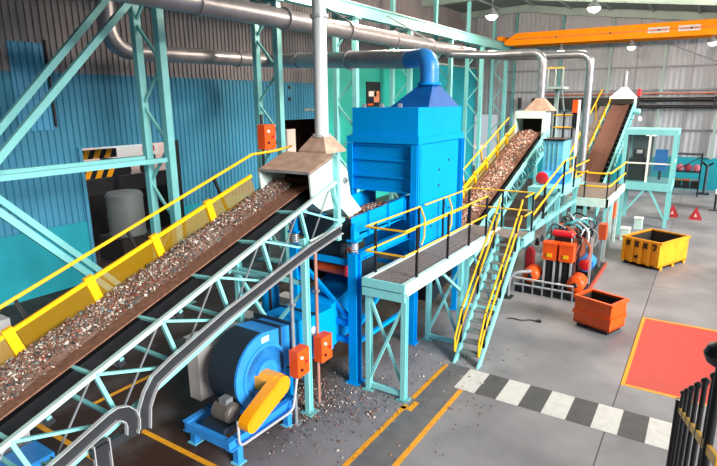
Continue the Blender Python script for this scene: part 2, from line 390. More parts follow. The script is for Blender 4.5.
# crane ------------------------------------------------------------
cr = thing('bridge_crane', (-12.6, 39.2, 9.6), 'long orange bridge crane spanning the hall under the roof', 'crane')
build('girder', MB().prism([(-12.8, 38.9, 10.02), (-12.0, 38.9, 10.50), (XE, 38.9, 10.50), (XE, 38.9, 9.58), (-12.6, 38.9, 9.72), (-12.8, 38.9, 9.8)], (0, .5, 0)), cr_orange, cr)
build('girder', MB().prism([(-12.8, 40.4, 10.02), (-12.0, 40.4, 10.50), (XE, 40.4, 10.50), (XE, 40.4, 9.58), (-12.6, 40.4, 9.72)], (0, .5, 0)), cr_orange, cr)
build('flange', B((-12.1, 38.82, 10.06), (XE, 38.9, 10.12)), mat('crane_orange_deep', '#c9660a', .5), cr)
build('end_carriage', B((-13.2, 38.5, 10.03), (-12.8, 41.2, 10.3)), cr_orange, cr)
for x0 in (-3.9, -2.3):
    pl = build('maker_plate', B((x0, 38.86, 9.93), (x0+1.15, 38.9, 10.25)), mat('plate_grey', '#c9c4c6', .5), cr)
    for i in range(9): build('print_mark', B((x0+.12+i*.105, 38.85, 10.02), (x0+.12+i*.105+.07, 38.86, 10.14)), mat('print_blue', '#5a6a9c', .5), pl)
for x in (-9.3, -6.0, -3.3, -1.6): build('bolt_block', B((x-.06, 38.8, 10.03), (x+.06, 38.9, 10.13)), black, cr)
for x in (-9.0, -4.75, -.45):
    l = build('crane_lamp', MB().lathe((x, 39.15, 9.2), (0,0,1), [(0,.24),(.12,.22),(.25,.1),(.45,.05)], 18), grey, cr)
    build('lens', MB().lathe((x, 39.15, 9.19), (0,0,1), [(-.16,.1),(-.1,.18),(-.02,.23),(.01,.235)], 18), lamp_e, l)
def high_bay(x, y, z, lab, energy=1300):
    t = thing('high_bay_lamp', (x, y, z), lab, 'lamp', 'high bay lamps under the roof')
    build('shade', MB().lathe((x, y, z), (0,0,1), [(0,.33),(.12,.3),(.3,.12),(.42,.1)], 20), grey, t)
    build('lens', MB().lathe((x, y, z), (0,0,1), [(-.2,.12),(-.13,.24),(-.04,.31),(.01,.32)], 20), lamp_e, t)
    zt = (12.5 if x < -9 else 12.45-.1263*(x+10))+.0
    build('rod', T((x, y, z+.4), (x, y, zt), .02, 6), grey, t)
    L = bpy.data.lights.new('lamp_light', 'POINT'); L.energy = energy; L.shadow_soft_size = .3; L.color = (1, .82, .64)
    lo = bpy.data.objects.new('lamp_light', L); col.objects.link(lo); lo.location = (0, 0, -.5); lo.parent = t
high_bay(-10.77, 30.3, 10.5, 'round lit high bay lamp hanging left of the orange crane end')
high_bay(-5.64, 30.8, 10.5, 'round lit high bay lamp hanging above the middle of the orange crane')
high_bay(-.35, 30.8, 10.5, 'round lit high bay lamp hanging above the plates of the orange crane')
for yy, ylab in ((18.4, 'in the row above the separator'),):  # extra row out of view, added to warm and brighten the upper steel
    for xx, xlab in ((-10.8, 'beside the runway beam'), (-5.6, 'over the middle of the hall'), (-.35, 'over the open floor')):
        high_bay(xx, yy, 10.6, 'added unseen fill lamp %s %s' % (xlab, ylab))

# ================================================================== CONVEYORS
class Frame:
    def __init__(s, y0, z0, slope): s.y0, s.z0 = y0, z0; a = math.atan(slope); s.c, s.s = math.cos(a), math.sin(a)
    def P(s, u, x, w_=0): return V(x, s.y0+u*s.c-w_*s.s, s.z0+u*s.s+w_*s.c)
    def u(s, y): return (y-s.y0)/s.c
    def ax(s): return V(1,0,0), V(0,s.c,s.s), V(0,-s.s,s.c)
def fbox(fr, u0, u1, x0, x1, w0, w1, mb=None):
    mb = mb or MB(); ax, au, an_ = fr.ax()
    return mb.obox(fr.P((u0+u1)/2, (x0+x1)/2, (w0+w1)/2), x1-x0, u1-u0, w1-w0, ax, au, an_)
def belt_mesh(fr, u0, u1, x0, x1, sag, n=10, th=.02):
    rr = []
    for u in (u0, u1):
        top = [fr.P(u, x0+(x1-x0)*i/n, -sag*min(1, 1.35*(1-abs(2*i/n-1)))) for i in range(n+1)]
        bot = [fr.P(u, x0+(x1-x0)*i/n, -th-sag*min(1, 1.35*(1-abs(2*i/n-1)))) for i in range(n, -1, -1)]
        rr.append(top+bot)
    return MB().rings(rr)
ICO = None
def rock(mb, c, r):
    global ICO
    if ICO is None:
        t = (1+5**.5)/2; vv = [V(a).normalized() for a in ((-1,t,0),(1,t,0),(-1,-t,0),(1,-t,0),(0,-1,t),(0,1,t),(0,-1,-t),(0,1,-t),(t,0,-1),(t,0,1),(-t,0,-1),(-t,0,1))]
        ff = [(0,11,5),(0,5,1),(0,1,7),(0,7,10),(0,10,11),(1,5,9),(5,11,4),(11,10,2),(10,7,6),(7,1,8),(3,9,4),(3,4,2),(3,2,6),(3,6,8),(3,8,9),(4,9,5),(2,4,11),(6,2,10),(8,6,7),(9,8,1)]
        oc = [V(1,0,0),V(-1,0,0),V(0,1,0),V(0,-1,0),V(0,0,1),V(0,0,-1)]
        of = [(0,2,4),(2,1,4),(1,3,4),(3,0,4),(2,0,5),(1,2,5),(3,1,5),(0,3,5)]
        ICO = (oc, of)
    R_ = Matrix.Rotation(random.uniform(0, 6.3), 3, V(random.gauss(0,1), random.gauss(0,1), random.gauss(0,1)).normalized())
    s_ = (r*random.uniform(.6,1.6), r*random.uniform(.5,1.1), r*random.uniform(.3,.8))
    mb.add([V(c)+R_ @ V(v.x*s_[0], v.y*s_[1], v.z*s_[2]) for v in ICO[0]], ICO[1])
def truss(fr, u0, u1, x, top, depth, pitch, parent, m_, chord=.09, web=.06, uoff=0.):
    build('top_chord', MB().beam(fr.P(u0, x, top), fr.P(u1, x, top), chord, chord, fr.ax()[2]), mat('worn_chord', '#b4cdca', .4, c2='#9fbcbb', scale=4) if parent is c1 else m_, parent)
    build('bottom_chord', MB().beam(fr.P(u0, x, top-depth), fr.P(u1, x, top-depth), chord, chord, fr.ax()[2]), m_, parent)
    u = u0+uoff
    while u <= u1:
        build('web_post', MB().beam(fr.P(u, x, top), fr.P(u, x, top-depth), web, web*1.2, (1,0,0)), m_, parent)
        if u-pitch >= u0: build('tie_rod', MB().beam(fr.P(u, x-.03, top), fr.P(u-pitch, x-.03, top-depth), web*.4, web*.4, (1,0,0)), grey, parent)
        if u+pitch <= u1: build('web_brace', MB().beam(fr.P(u, x+.02, top), fr.P(u+pitch, x+.02, top-depth), web*.7, web*.9, (1,0,0)), m_, parent)
        u += pitch

# ---- conveyor carrying chips to the separator
f1 = Frame(0, 1.69, .329)
ub, ue = f1.u(.6), f1.u(8.25)
c1 = thing('chip_conveyor', (-7, 4.5, 0), 'long inclined belt conveyor with yellow mesh guard feeding the blue separator', 'conveyor')
build('belt', belt_mesh(f1, ub, ue+.35, -7.46, -6.48, .035), belt_m, c1)
build('return_belt', fbox(f1, ub, ue+.3, -7.44, -6.5, -.36, -.34), rubber, c1)
build('belt_pan', fbox(f1, ub, ue, -7.5, -6.5, -.30, -.1), black, c1)
truss(f1, ub, ue+.25, -6.0, 0, .82, 1.075, c1, teal, .065, .05, uoff=f1.u(2.25)-ub-1.075)
build('far_chord', MB().beam(f1.P(ub, -7.62, -.12), f1.P(ue+.2, -7.62, -.12), .09, .1, f1.ax()[2]), teal, c1)
u = f1.u(2.25)-1.075
while u < ue:
    build('cross_member', MB().beam(f1.P(u, -7.62, -.8), f1.P(u, -6.0, -.8), .05, .05, f1.ax()[2]), teal, c1)
    build('cross_member', MB().beam(f1.P(u+.02, -7.62, -.2), f1.P(u+.02, -6.0, -.05), .045, .045, f1.ax()[2]), teal, c1)
    r_ = build('roller', T(f1.P(u+.5, -7.4, -.42), f1.P(u+.5, -6.42, -.42), .055, 12), grey, c1)
    build('bracket', fbox(f1, u+.45, u+.56, -6.42, -6.38, -.46, -.26), tray_m, r_)
    build('bracket_arm', fbox(f1, u+.47, u+.53, -6.42, -6.3, -.32, -.28), teal_d, r_)
    u += 1.075
# legs
for x in (-6.0, -7.75):
    zt = f1.P(f1.u(7.45), x, -.6).z
    build('leg', MB().ibeam((x, 7.45, 0), (x, 7.45, zt), .11, .12, .015, (0,1,0)), teal, c1)
    build('foot', B((x-.14, 7.31, 0), (x+.14, 7.59, .025)), teal_d, c1)
    build('leg', MB().ibeam((x, 2.6, 0), (x, 2.6, f1.P(f1.u(2.6), x, -.6).z), .11, .12, .015, (0,1,0)), teal, c1)
build('leg_brace', BM((-7.75, 7.45, .6), (-6.0, 7.45, 2.6), .06), teal, c1)
build('leg_brace', BM((-6.0, 7.45, .6), (-7.75, 7.45, 2.6), .06), teal, c1)
build('leg_tie', BM((-7.75, 7.45, 2.7), (-6.0, 7.45, 2.7), .08), teal, c1)
build('head_post', BM((-6.02, 8.55, 3.3), (-6.02, 8.55, 5.0), .12, .1), teal, c1)
# yellow mesh guard along the far side
gx = -7.53
u = f1.u(1.95)
pans = []
while u < ue-.4:
    e = min(u+1.22, ue-.15)
    g = build('guard_panel', fbox(f1, u+.09, e-.02, gx-.006, gx+.006, -.06, .33), yel_mesh, c1)
    build('guard_frame', fbox(f1, u+.07, e, gx-.02, gx+.02, .30, .36, fbox(f1, u+.07, e, gx-.02, gx+.02, -.07, -.02)), yellow, g)
    build('guard_post', fbox(f1, u-.07, u+.07, gx-.03, gx+.04, -.1, .40), yellow, c1)
    u += 1.25
hx = -7.72
build('hand_rail', MB().path([f1.P(f1.u(.8), hx, .62), f1.P(f1.u(8.2), hx, .62)]+[V(hx, 8.75, 5.0), V(hx, 9.25, 5.06)], .028, 8), yellow, c1)
for y in (1.7, 3.45, 5.25, 7.15):
    build('rail_post', MB().beam(f1.P(f1.u(y), hx, .62), f1.P(f1.u(y), hx+.08, -.15), .05, .04, (1,0,0)), black, c1)
# head hood and discharge chute
hd = build('head_hood', MB().add([(-7.36,7.78,4.73),(-6.08,7.78,4.73),(-6.08,8.6,5.01),(-7.36,8.6,5.01),(-7.36,7.78,4.69),(-6.08,7.78,4.69),(-6.08,8.6,4.97),(-7.36,8.6,4.97)],
    [(0,1,2,3),(4,5,6,7),(0,1,5,4),(1,2,6,5),(2,3,7,6),(3,0,4,7)]), duststeel, c1)
for x in (-7.36, -6.12): build('hood_cheek', MB().prism([(x,7.78,4.71),(x,8.60,4.99),(x,8.60,3.95),(x,8.15,3.95),(x,7.84,4.16)], (.04,0,0)), pale, hd)
build('hood_rim', MB().beam((-7.36,7.77,4.72),(-6.08,7.77,4.72),.03,.05), grey, hd)
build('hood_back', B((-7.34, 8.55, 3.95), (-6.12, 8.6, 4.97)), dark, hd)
build('head_drum', T((-7.45, 8.35, 4.26), (-6.5, 8.35, 4.26), .17, 18), rubber, c1)
build('discharge_chute', MB().prism([(-7.3,8.6,4.98),(-7.3,9.04,4.66),(-7.3,9.16,4.12),(-7.3,9.58,3.74),(-7.3,9.1,3.66),(-7.3,8.72,3.98),(-7.3,8.6,3.98)], (1.2,0,0)), pale, c1)
build('bearing', MB().lathe((-6.12, 8.95, 4.45), (1,0,0), [(0,.07),(.05,.07),(.05,.03),(.1,.03)], 12), grey, c1)
for z in (3.45, 3.62):
    build('side_bar', T((-5.9, 7.5, z-.1), (-5.9, 8.5, z), .022, 8), pale, c1)
# heap
def heap(fr, u0, u1, x0, x1, hgt, n, r, m_hill, m_chip, lab, skew=.0, base=0.):
    mb = MB(); N = 60; M_ = 12; rr = []
    for i in range(N+1):
        u = u0+(u1-u0)*i/N; wob = 1+.22*math.sin(u*2.3)+.15*math.sin(u*5.1+1)
        for j in range(M_+1):
            t = j/M_; x = x0+(x1-x0)*t*(1-skew*i/N); prof_ = max(0, math.sin(PI*min(1, max(0, t))))**.8
            mb.v.append(fr.P(u, x, base-.06*prof_+hgt*prof_*wob+random.uniform(-.01, .01)))
    for i in range(N):
        for j in range(M_): a = i*(M_+1)+j; mb.f.append([a, a+1, a+M_+2, a+M_+1])
    h = tag(build('chip_heap', mb, m_hill, at=fr.P(u0, x0)), lab, 'scrap chips', kind='stuff')
    mb = MB()
    for i in range(n):
        q_ = random.random(); q_ = q_ if random.random() < .55 else q_*q_; u = u0+(u1-u0)*q_; t = min(1, max(0, random.gauss(.5, .23))); x = x0+(x1-x0)*t*(1-skew*q_)
        wob = 1+.22*math.sin(u*2.3)+.15*math.sin(u*5.1+1); prof_ = max(0, math.sin(PI*t))**.8
        rock(mb, fr.P(u, x, base-.06*prof_+hgt*prof_*wob+random.uniform(0, r*.8)), r*random.uniform(.6, 1.35))
    o = build('chips', mb, m_chip, h); o['kind'] = 'stuff'
chip_a = chips('chips_mixed', ['#c9c2b8','#6a4a3c','#a39c95','#7b5a4a','#5f4a40','#7a3a2c','#6d5a50','#5b5350','#8a6f60','#3c5e66','#b7aca0','#74473a','#7d7168','#2d2a2c','#5a3a30','#84604f'])
chip_b = chips('chips_rusty', ['#b98a74','#8c5a48','#d6bcae','#734636','#c9a291','#5c3a30','#a9705a','#ded2c8','#4a5a5a','#936353'])
heap(f1, f1.u(.8), f1.u(8.2), -7.47, -6.62, .13, 9500, .024, mat('heap_brown', '#7a6258', .9, c2='#574239', scale=30), chip_a, 'mixed shredded metal chips heaped on the belt beside the yellow mesh guard', skew=.3)

# ---- cable tray along the near side
ct = thing('cable_tray', (-5.72, 5.5, 0), 'dark cable tray with pale edges following the chip conveyor down to the floor', 'cable tray')
def tray(pts, wd, dx=0.):
    b = build('tray_base', MB().strip(pts, -wd/2, wd/2, -5.80+dx, -5.79+dx), tray_m, ct)
    for o0, o1 in ((wd/2, wd/2+.012), (-wd/2-.012, -wd/2)): build('tray_edge', MB().strip(pts, o0, o1, -5.80+dx, -5.74+dx), silver, b)
tray([(8.35, 3.60), (7.35, 3.42), (5.26, 2.89), (4.25, 2.56), (3.95, 2.44), (3.83, 2.30), (3.74, 2.12), (3.70, 1.82)], .17)
tray([(1.2, 1.60), (2.65, 2.07), (3.22, 2.265), (3.32, 2.285), (3.42, 2.25), (3.49, 2.17), (3.515, 2.06), (3.50, 1.94)], .17, .07)
tray([(3.15, 1.95), (3.14, 0)], .19, -.07)
build('joint_box', B((-5.9, 3.02, 1.78), (-5.82, 3.7, 1.9)), tray_m, ct)

# ---- switch boxes
def switch_box(x, y, z, lab, face='x'):
    t = thing('switch_box', (x, y, z), lab, 'switch box', 'orange switch boxes')
    if face == 'x':
        build('case', B((x-.1, y-.17, z), (x+.1, y+.17, z+.52)), orange, t)
        for i in range(3): build('button', MB().lathe((x+.1, y-.07+(i % 2)*.14, z+.14+i*.12), (1,0,0), [(0,.03),(.03,.03),(.03,.001)], 10), (black, red, white)[i], t)
        build('cable_gland', T((x, y, z-.12), (x, y, z), .025, 8), black, t)
    return t
switch_box(-5.86, 7.03, 1.08, 'orange switch box on the post beside the yellow belt guard of the fan')
switch_box(-5.92, 7.84, 1.02, 'orange switch box on the post nearer the blue support leg')
switch_box(-8.0, 8.78, 5.02, 'orange switch box on a pole behind the white conveyor hood')
t = thing('box_post', (-8.0, 8.78, 0), 'thin dark pole carrying the orange switch box behind the white hood', 'post')
build('pole', T((-8.13, 8.78, .02), (-8.13, 8.78, 5.75), .035, 8), black, t); build('foot', B((-8.25, 8.66, 0), (-8.01, 8.9, .02)), black, t)
for k, (x, y, zt, lab) in enumerate(((-5.99, 7.03, 3.2, 'slim grey conduit post behind the orange switch box by the fan'), (-6.05, 7.84, 3.45, 'slim rusty conduit post behind the orange switch box near the blue leg'))):
    t = thing('conduit_post', (x, y, 0), lab, 'post')
    build('pipe', T((x, y, .02), (x, y, zt), .035, 10), grey if k == 0 else mat('rusty_pipe', '#9a6f62', .5), t)
    build('foot', B((x-.09, y-.09, 0), (x+.09, y+.09, .02)), grey, t)
    for z in (1.15, 1.45, 2.4): build('clip', B((x-.05, y-.05, z), (x+.05, y+.05, z+.05)), grey, t)

# ---- exhaust stack
es = thing('exhaust_stack', (-6.7, 9.0, 4.98), 'tall pale steel exhaust stack with pyramid hood above the white conveyor hood', 'exhaust stack')
build('hood', MB().rings([[(-7.05,8.68,4.99),(-6.36,8.68,4.99),(-6.36,9.38,4.99),(-7.05,9.38,4.99)], [(-7.05,8.68,5.04),(-6.36,8.68,5.04),(-6.36,9.38,5.04),(-7.05,9.38,5.04)], [(-6.85,8.87,5.32),(-6.55,8.87,5.32),(-6.55,9.17,5.32),(-6.85,9.17,5.32)]]), duststeel, es).data.polygons.foreach_set('use_smooth', [False]*10)
build('pipe', T((-6.7, 9.02, 5.3), (-6.7, 9.02, 10.6), .14, 18), mat('pale_pipe', '#d9dee2', .35, metal=.2), es)
build('collar', MB().lathe((-6.7, 9.02, 5.3), (0,0,1), [(0,.15),(0,.19),(.06,.19),(.06,.15)], 18), silver, es)
build('collar', MB().lathe((-6.7, 9.02, 7.6), (0,0,1), [(0,.15),(0,.18),(.06,.18),(.06,.15)], 18), silver, es)

# ================================================================== FAN
fx0, fx1, fcy, fcz, fr_ = -6.98, -6.30, 6.55, 1.2, .75
fan = thing('centrifugal_fan', (-6.6, 6.3, 0), 'blue centrifugal fan with yellow belt guard and grey inlet under the chip conveyor', 'fan')
def scroll(x, k=1.):
    pts = []
    for i in range(31):
        a = PI*.5+2*PI*.80*i/30; r = fr_*(1.04-.26*i/30)*k
        pts.append((x, fcy+r*math.cos(a), fcz+r*math.sin(a)))
    return pts
sc = scroll(fx0)
mb = MB(); n = len(sc)
mb.prism(sc, (fx1-fx0-.03, 0, 0)); mb.smooth = True
build('housing', mb, blue_d, fan)
build('side_plate', MB().prism(scroll(fx1-.03, 1.01), (.05, 0, 0)), blue_l, fan)
build('side_ring', MB().lathe((fx1+.02, fcy, fcz), (1,0,0), [(0,.56),(.025,.56),(.025,.50),(0,.50)], 32), blue_l, fan)
build('hub_plate', MB().lathe((fx1+.02, fcy, fcz), (1,0,0), [(0,.26),(.06,.26),(.06,.1)], 24), blue_l, fan)
build('outlet', MB().add([(fx0,6.55,1.30),(fx1,6.55,1.30),(fx1,6.55,1.98),(fx0,6.55,1.98),(fx0,7.3,1.0),(fx1,7.3,1.0),(fx1,7.3,1.86),(fx0,7.3,1.86)],
    [(0,1,5,4),(1,2,6,5),(2,3,7,6),(3,0,4,7),(0,3,2,1),(4,5,6,7)]), blue_l, fan)
build('seam_rib', B((fx0-.02, 6.98, 1.1), (fx1+.03, 7.02, 1.96)), blue_d, fan)
build('inlet_box', MB().rings([[(-6.98,6.2,.85),(-6.98,6.95,.85),(-6.98,6.95,1.6),(-6.98,6.2,1.6)], [(-7.4,5.98,.55),(-7.4,7.1,.55),(-7.4,7.1,1.72),(-7.4,5.98,1.72)], [(-7.7,5.98,.55),(-7.7,7.1,.55),(-7.7,7.1,1.72),(-7.7,5.98,1.72)]]), mat('inlet_grey', '#b2b0ae', .4, metal=.15), fan).data.polygons.foreach_set('use_smooth', [False]*10)
build('label_plate', B((fx1+.02, 6.5, 1.8), (fx1+.03, 6.68, 1.9)), white, fan)
for y in (5.6, 6.9):
    for x in (-7.18, -6.1):
        build('leg', B((x-.06, y-.06, .02), (x+.06, y+.06, .32)), blue_l, fan)
        build('foot', B((x-.1, y-.1, 0), (x+.1, y+.1, .02)), skyblue, fan)
for x in (-7.18, -6.1): build('base_beam', MB().ibeam((x, 5.4, .42), (x, 7.1, .42), .12, .2, .02), blue_l, fan)
for y in (5.45, 6.3, 7.05): build('base_tie', B((-7.18, y-.05, .34), (-6.1, y+.05, .5)), blue_l, fan)
build('motor_plinth', B((-6.85, 5.5, .5), (-6.3, 6.0, .6)), blue_d, fan)
mo = build('motor', MB().lathe((-6.75, 5.78, .76), (1,0,0), [(0,.1),(.03,.16),(.42,.16),(.46,.1)], 20), mat('motor_dark', '#5b5652', .5), fan)
for i in range(12): build('fin', MB().lathe((-6.7+i*.03, 5.78, .76), (1,0,0), [(0,.16),(0,.18),(.01,.18),(.01,.16)], 20), MATS['motor_dark'], mo)
build('terminal_box', B((-6.6, 5.7, .9), (-6.42, 5.86, 1.02)), grey, mo)
# belt guard: rounded slanted case facing +x
a, b = V(-5.98, 5.68, .80), V(-5.98, 6.45, 1.14); dd = (b-a).normalized(); nn = V(0, -dd.z, dd.y); R1, R2 = .15, .18; pts = []
an0 = math.atan2(nn.z, nn.y)
for i in range(9): t = an0+PI*i/8; pts.append(a+V(0, math.cos(t), math.sin(t))*R1)
for i in range(9): t = an0+PI+PI*i/8; pts.append(b+V(0, math.cos(t), math.sin(t))*R2)
gd = build('belt_guard', MB().prism(pts, (.22, 0, 0)), yel_guard, fan)
cpt = [a+(p_-a)*.86+dd*.02 if i < 9 else b+(p_-b)*.86 for i, p_ in enumerate(pts)]
build('guard_cover', MB().prism([p_+V(.22,0,0) for p_ in cpt], (.015,0,0)), mat('amber_mesh', '#e0930a', .5), gd)
build('shaft_cover', MB().prism([(-6.3,6.27,1.02),(-6.3,6.62,1.02),(-6.3,6.62,1.24),(-6.3,6.53,1.32),(-6.3,6.36,1.32),(-6.3,6.27,1.24)], (.42,0,0)), yel_guard, fan)
build('conduit', MB().path(arc([(-6.0,5.55,.85),(-6.0,5.55,.36),(-5.95,6.9,.36),(-5.9,7.0,1.05)], .14), .025, 8), silver, fan)

# duct from fan into the separator
fd = thing('fan_duct', (-6.7, 8.0, 0), 'blue rectangular duct rising from the fan to the underside of the separator', 'duct')
def rect(x0, x1, y, z0, z1): return [(x0,y,z0),(x1,y,z0),(x1,y,z1),(x0,y,z1)]
build('duct_box', MB().rings([rect(-7.15,-6.3,7.3,1.0,1.86), rect(-7.2,-6.28,8.1,.85,1.78), rect(-7.2,-6.28,8.7,.8,1.75)]), blue, fd).data.polygons.foreach_set('use_smooth', [False]*10)
build('flange', B((-7.22, 7.28, .94), (-6.22, 7.33, 1.92)), blue_d, fd); build('flange', B((-7.25, 8.08, .8), (-6.24, 8.13, 1.82)), blue_d, fd)
build('rising_box', MB().prism([(-7.2,8.7,.8),(-7.2,8.7,1.75),(-7.2,9.3,1.9),(-7.2,10.6,2.3),(-7.2,10.6,1.5),(-7.2,9.5,.9)], (.85,0,0)), blue, fd)
build('name_card', B((-6.28, 7.85, 1.4), (-6.25, 8.03, 1.57)), white, fd)
build('support', BM((-6.7, 7.7, 0), (-6.7, 7.7, .95), .1), blue, fd)

# ================================================================== FEEDER AND SEPARATOR
fe = thing('vibrating_feeder', (-6.6, 9.8, 0), 'blue spring mounted feeder trough on a braced frame between white chute and separator', 'feeder')
LX0, LX1, LY = -7.45, -5.88, 8.95
for x in (LX0, LX1):
    build('leg', MB().ibeam((x, LY, .03), (x, LY, 2.95), .2, .22, .03, (0,1,0)), blue, fe)
    build('foot', B((x-.16, LY-.16, 0), (x+.16, LY+.16, .03)), blue, fe)
    sp = build('spring', MB().path([(x+.07*math.cos(t*.7), LY+.07*math.sin(t*.7), 2.95+t*.0055) for t in range(46)], .016, 6), silver, fe)
    build('spring_cap', B((x-.12, LY-.12, 3.2), (x+.12, LY+.12, 3.24)), blue, fe)
    build('side_beam', MB().ibeam((x, LY, 2.85), (x, 11.4, 2.85), .14, .2, .02), blue, fe)
    build('hanger', MB().prism([(x-.02,LY-.1,3.24),(x-.02,LY+.1,3.24),(x-.02,LY+.1,3.5),(x-.02,LY+.05,3.58),(x-.02,LY-.05,3.58),(x-.02,LY-.1,3.5)], (.08,0,0)), blue, fe)
for z in (2.72, .95, 1.35): build('cross_beam', BM((LX0, LY, z), (LX1, LY, z), .09, .12), blue, fe)
build('brace', BM((LX1, LY, 1.35), (LX0, LY, 2.65), .08), blue, fe)
for z in (1.2, ): build('side_brace', BM((LX1, LY, z), (LX1, 11.35, z+1.2), .08), blue, fe)
build('side_brace', BM((LX1, LY, .9), (LX1, 11.35, .9), .08), blue, fe)
build('hopper_plate', MB().prism([(-6.3,9.1,2.8),(-6.3,10.6,2.8),(-6.3,10.0,1.0),(-6.3,9.9,1.0)], (.03,0,0)), blue_d, fe)
ft = fe
TX0, TX1, TY0, TY1 = -7.35, -5.98, 9.0, 12.2
build('trough_floor', B((TX0, TY0, 3.26), (TX1, TY1, 3.3)), blue, ft)
for x in (TX0, TX1-.04): build('trough_side', MB().prism([(x,TY0,3.12),(x,TY1,3.3),(x,TY1,3.78),(x,TY0,3.66)], (.04,0,0)), blue, ft)
build('trough_end', B((TX0, TY0-.03, 3.12), (TX1, TY0, 3.66)), blue_d, ft)
for y in (9.65, 10.5, 11.3): build('stiffener', B((TX1, y-.03, 3.2), (TX1+.05, y+.03, 3.72)), blue, ft)
vm = build('vibrator_motor', T((-6.95, 9.2, 2.45), (-6.3, 9.2, 2.45), .13, 16), orange, ft)
build('end_cap', T((-6.3, 9.2, 2.45), (-6.22, 9.2, 2.45), .15, 16), red, vm)
build('motor_bracket', B((-6.9, 9.12, 2.56), (-6.35, 9.3, 3.27)), blue_d, ft)
f_fl = Frame(9.1, 3.30, .0)
heap(f_fl, 0, 2.5, TX0+.06, TX1-.06, .20, 1300, .028, mat('heap_rust', '#6d4436', .9, c2='#4c2f26', scale=25), chip_b, 'rusty scrap lying in the blue feeder trough below the white chute', base=.08)
# pile of orange things below the trough
t = thing('scrap_tub', (-7.0, 9.6, 2.42), 'orange and rusty oily scrap held in the tub behind the blue leg', 'scrap tub')
mb = MB()
build('shade_panel', B((-7.42, 9.2, 1.9), (-7.38, 10.9, 3.1)), dark, t)  # dark panel standing in for the shadow of the hopper zone
build('tub', B((-7.35, 9.4, 2.42), (-6.3, 10.3, 2.47)), dark, t)
for i in range(70): rock(mb, (random.uniform(-7.3,-6.4), random.uniform(9.45,10.2), 2.5+random.uniform(0,.16)), .07)
build('scrap', mb, chips('chips_orange', ['#c24a1c','#7d3521','#a8a29a','#5a2c20','#d2642c','#3a2a26']), t)['kind'] = 'stuff'

SX0, SX1, SY0, SY1 = -7.5, -5.68, 11.38, 13.95
se = thing('separator', (-6.6, 12.6, 0), 'tall blue separator housing with pyramid hood and round elbow on top', 'separator')
build('upper_case', B((SX0, SY0, 5.18), (SX1, SY1, 5.86)), blue, se)
build('lower_case', B((SX0+.02, SY0+.03, 3.85), (SX1-.04, SY1-.1, 5.04)), blue, se)
build('side_plate', B((SX1-.06, SY0+.22, 2.15), (SX1+.0, SY1-.12, 5.0)), blue, se)
build('body_core', B((SX0+.15, SY0+.3, 2.1), (SX1-.06, SY1-.15, 3.3)), blue, se)
for z in (4.98, 4.62, 4.2, 3.86): build('front_rib', B((SX0+.03, SY0-.02, z-.025), (SX1-.12, SY0+.03, z+.025)), blue, se)
build('collar', B((SX0-.12, SY0-.08, 5.02), (SX1+.06, SY1+.08, 5.18)), blue, se)
for x in (SX0-.02, SX1-.04):
    for y in (SY0-.02, SY1+.14):
        build('leg', MB().ibeam((x, y, .03), (x, y, 5.0), .16, .18, .025, (0,1,0)), blue, se)
        build('foot', B((x-.13, y-.13, 0), (x+.13, y+.13, .03)), blue, se)
build('side_flange', B((SX1-.1, SY0-.02, 2.4), (SX1+.04, SY0+.16, 5.2)), blue, se)
for z in (1.6, 2.05):
    build('tie', BM((SX0, SY0, z), (SX1, SY0, z), .08, .1), blue, se); build('tie', BM((SX1-.04, SY0, z), (SX1-.04, SY1, z), .08, .1), blue, se)
build('hood', MB().rings([[(-6.78,12.0,5.86),(SX1-.04,12.0,5.86),(SX1-.04,SY1-.05,5.86),(-6.78,SY1-.05,5.86)], [(-6.3,12.7,6.42),(-5.95,12.7,6.42),(-5.95,13.05,6.42),(-6.3,13.05,6.42)]]), mat('hood_blue', '#0a549c', .5, c2='#084a8c', scale=2, spec=.15), se).data.polygons.foreach_set('use_smooth', [False]*6)
hz = SY0+.35
build('elbow', MB().path(arc([(-6.13, 12.86, 6.38), (-6.13, 12.86, 7.08), (-6.95, 13.25, 7.08)], .6, 8), .24, 20), blue_l, se)
build('elbow_flange', MB().lathe((-6.13,12.86,6.4), (0,0,1), [(0,.25),(0,.31),(.05,.31),(.05,.25)], 20), blue, se)
for x in (-7.2, -6.7, -6.2): build('lifting_lug', B((x-.05, SY0+.06, 5.86), (x+.05, SY0+.09, 5.95)), silver, se)
for y, z in ((12.6, 4.3), (12.6, 3.9), (13.3, 3.2), (12.2, 2.9), (13.2, 4.5)): build('bolt', MB().lathe((SX1, y, z), (1,0,0), [(0,.03),(.02,.03),(.02,.005)], 8), blue_d, se)

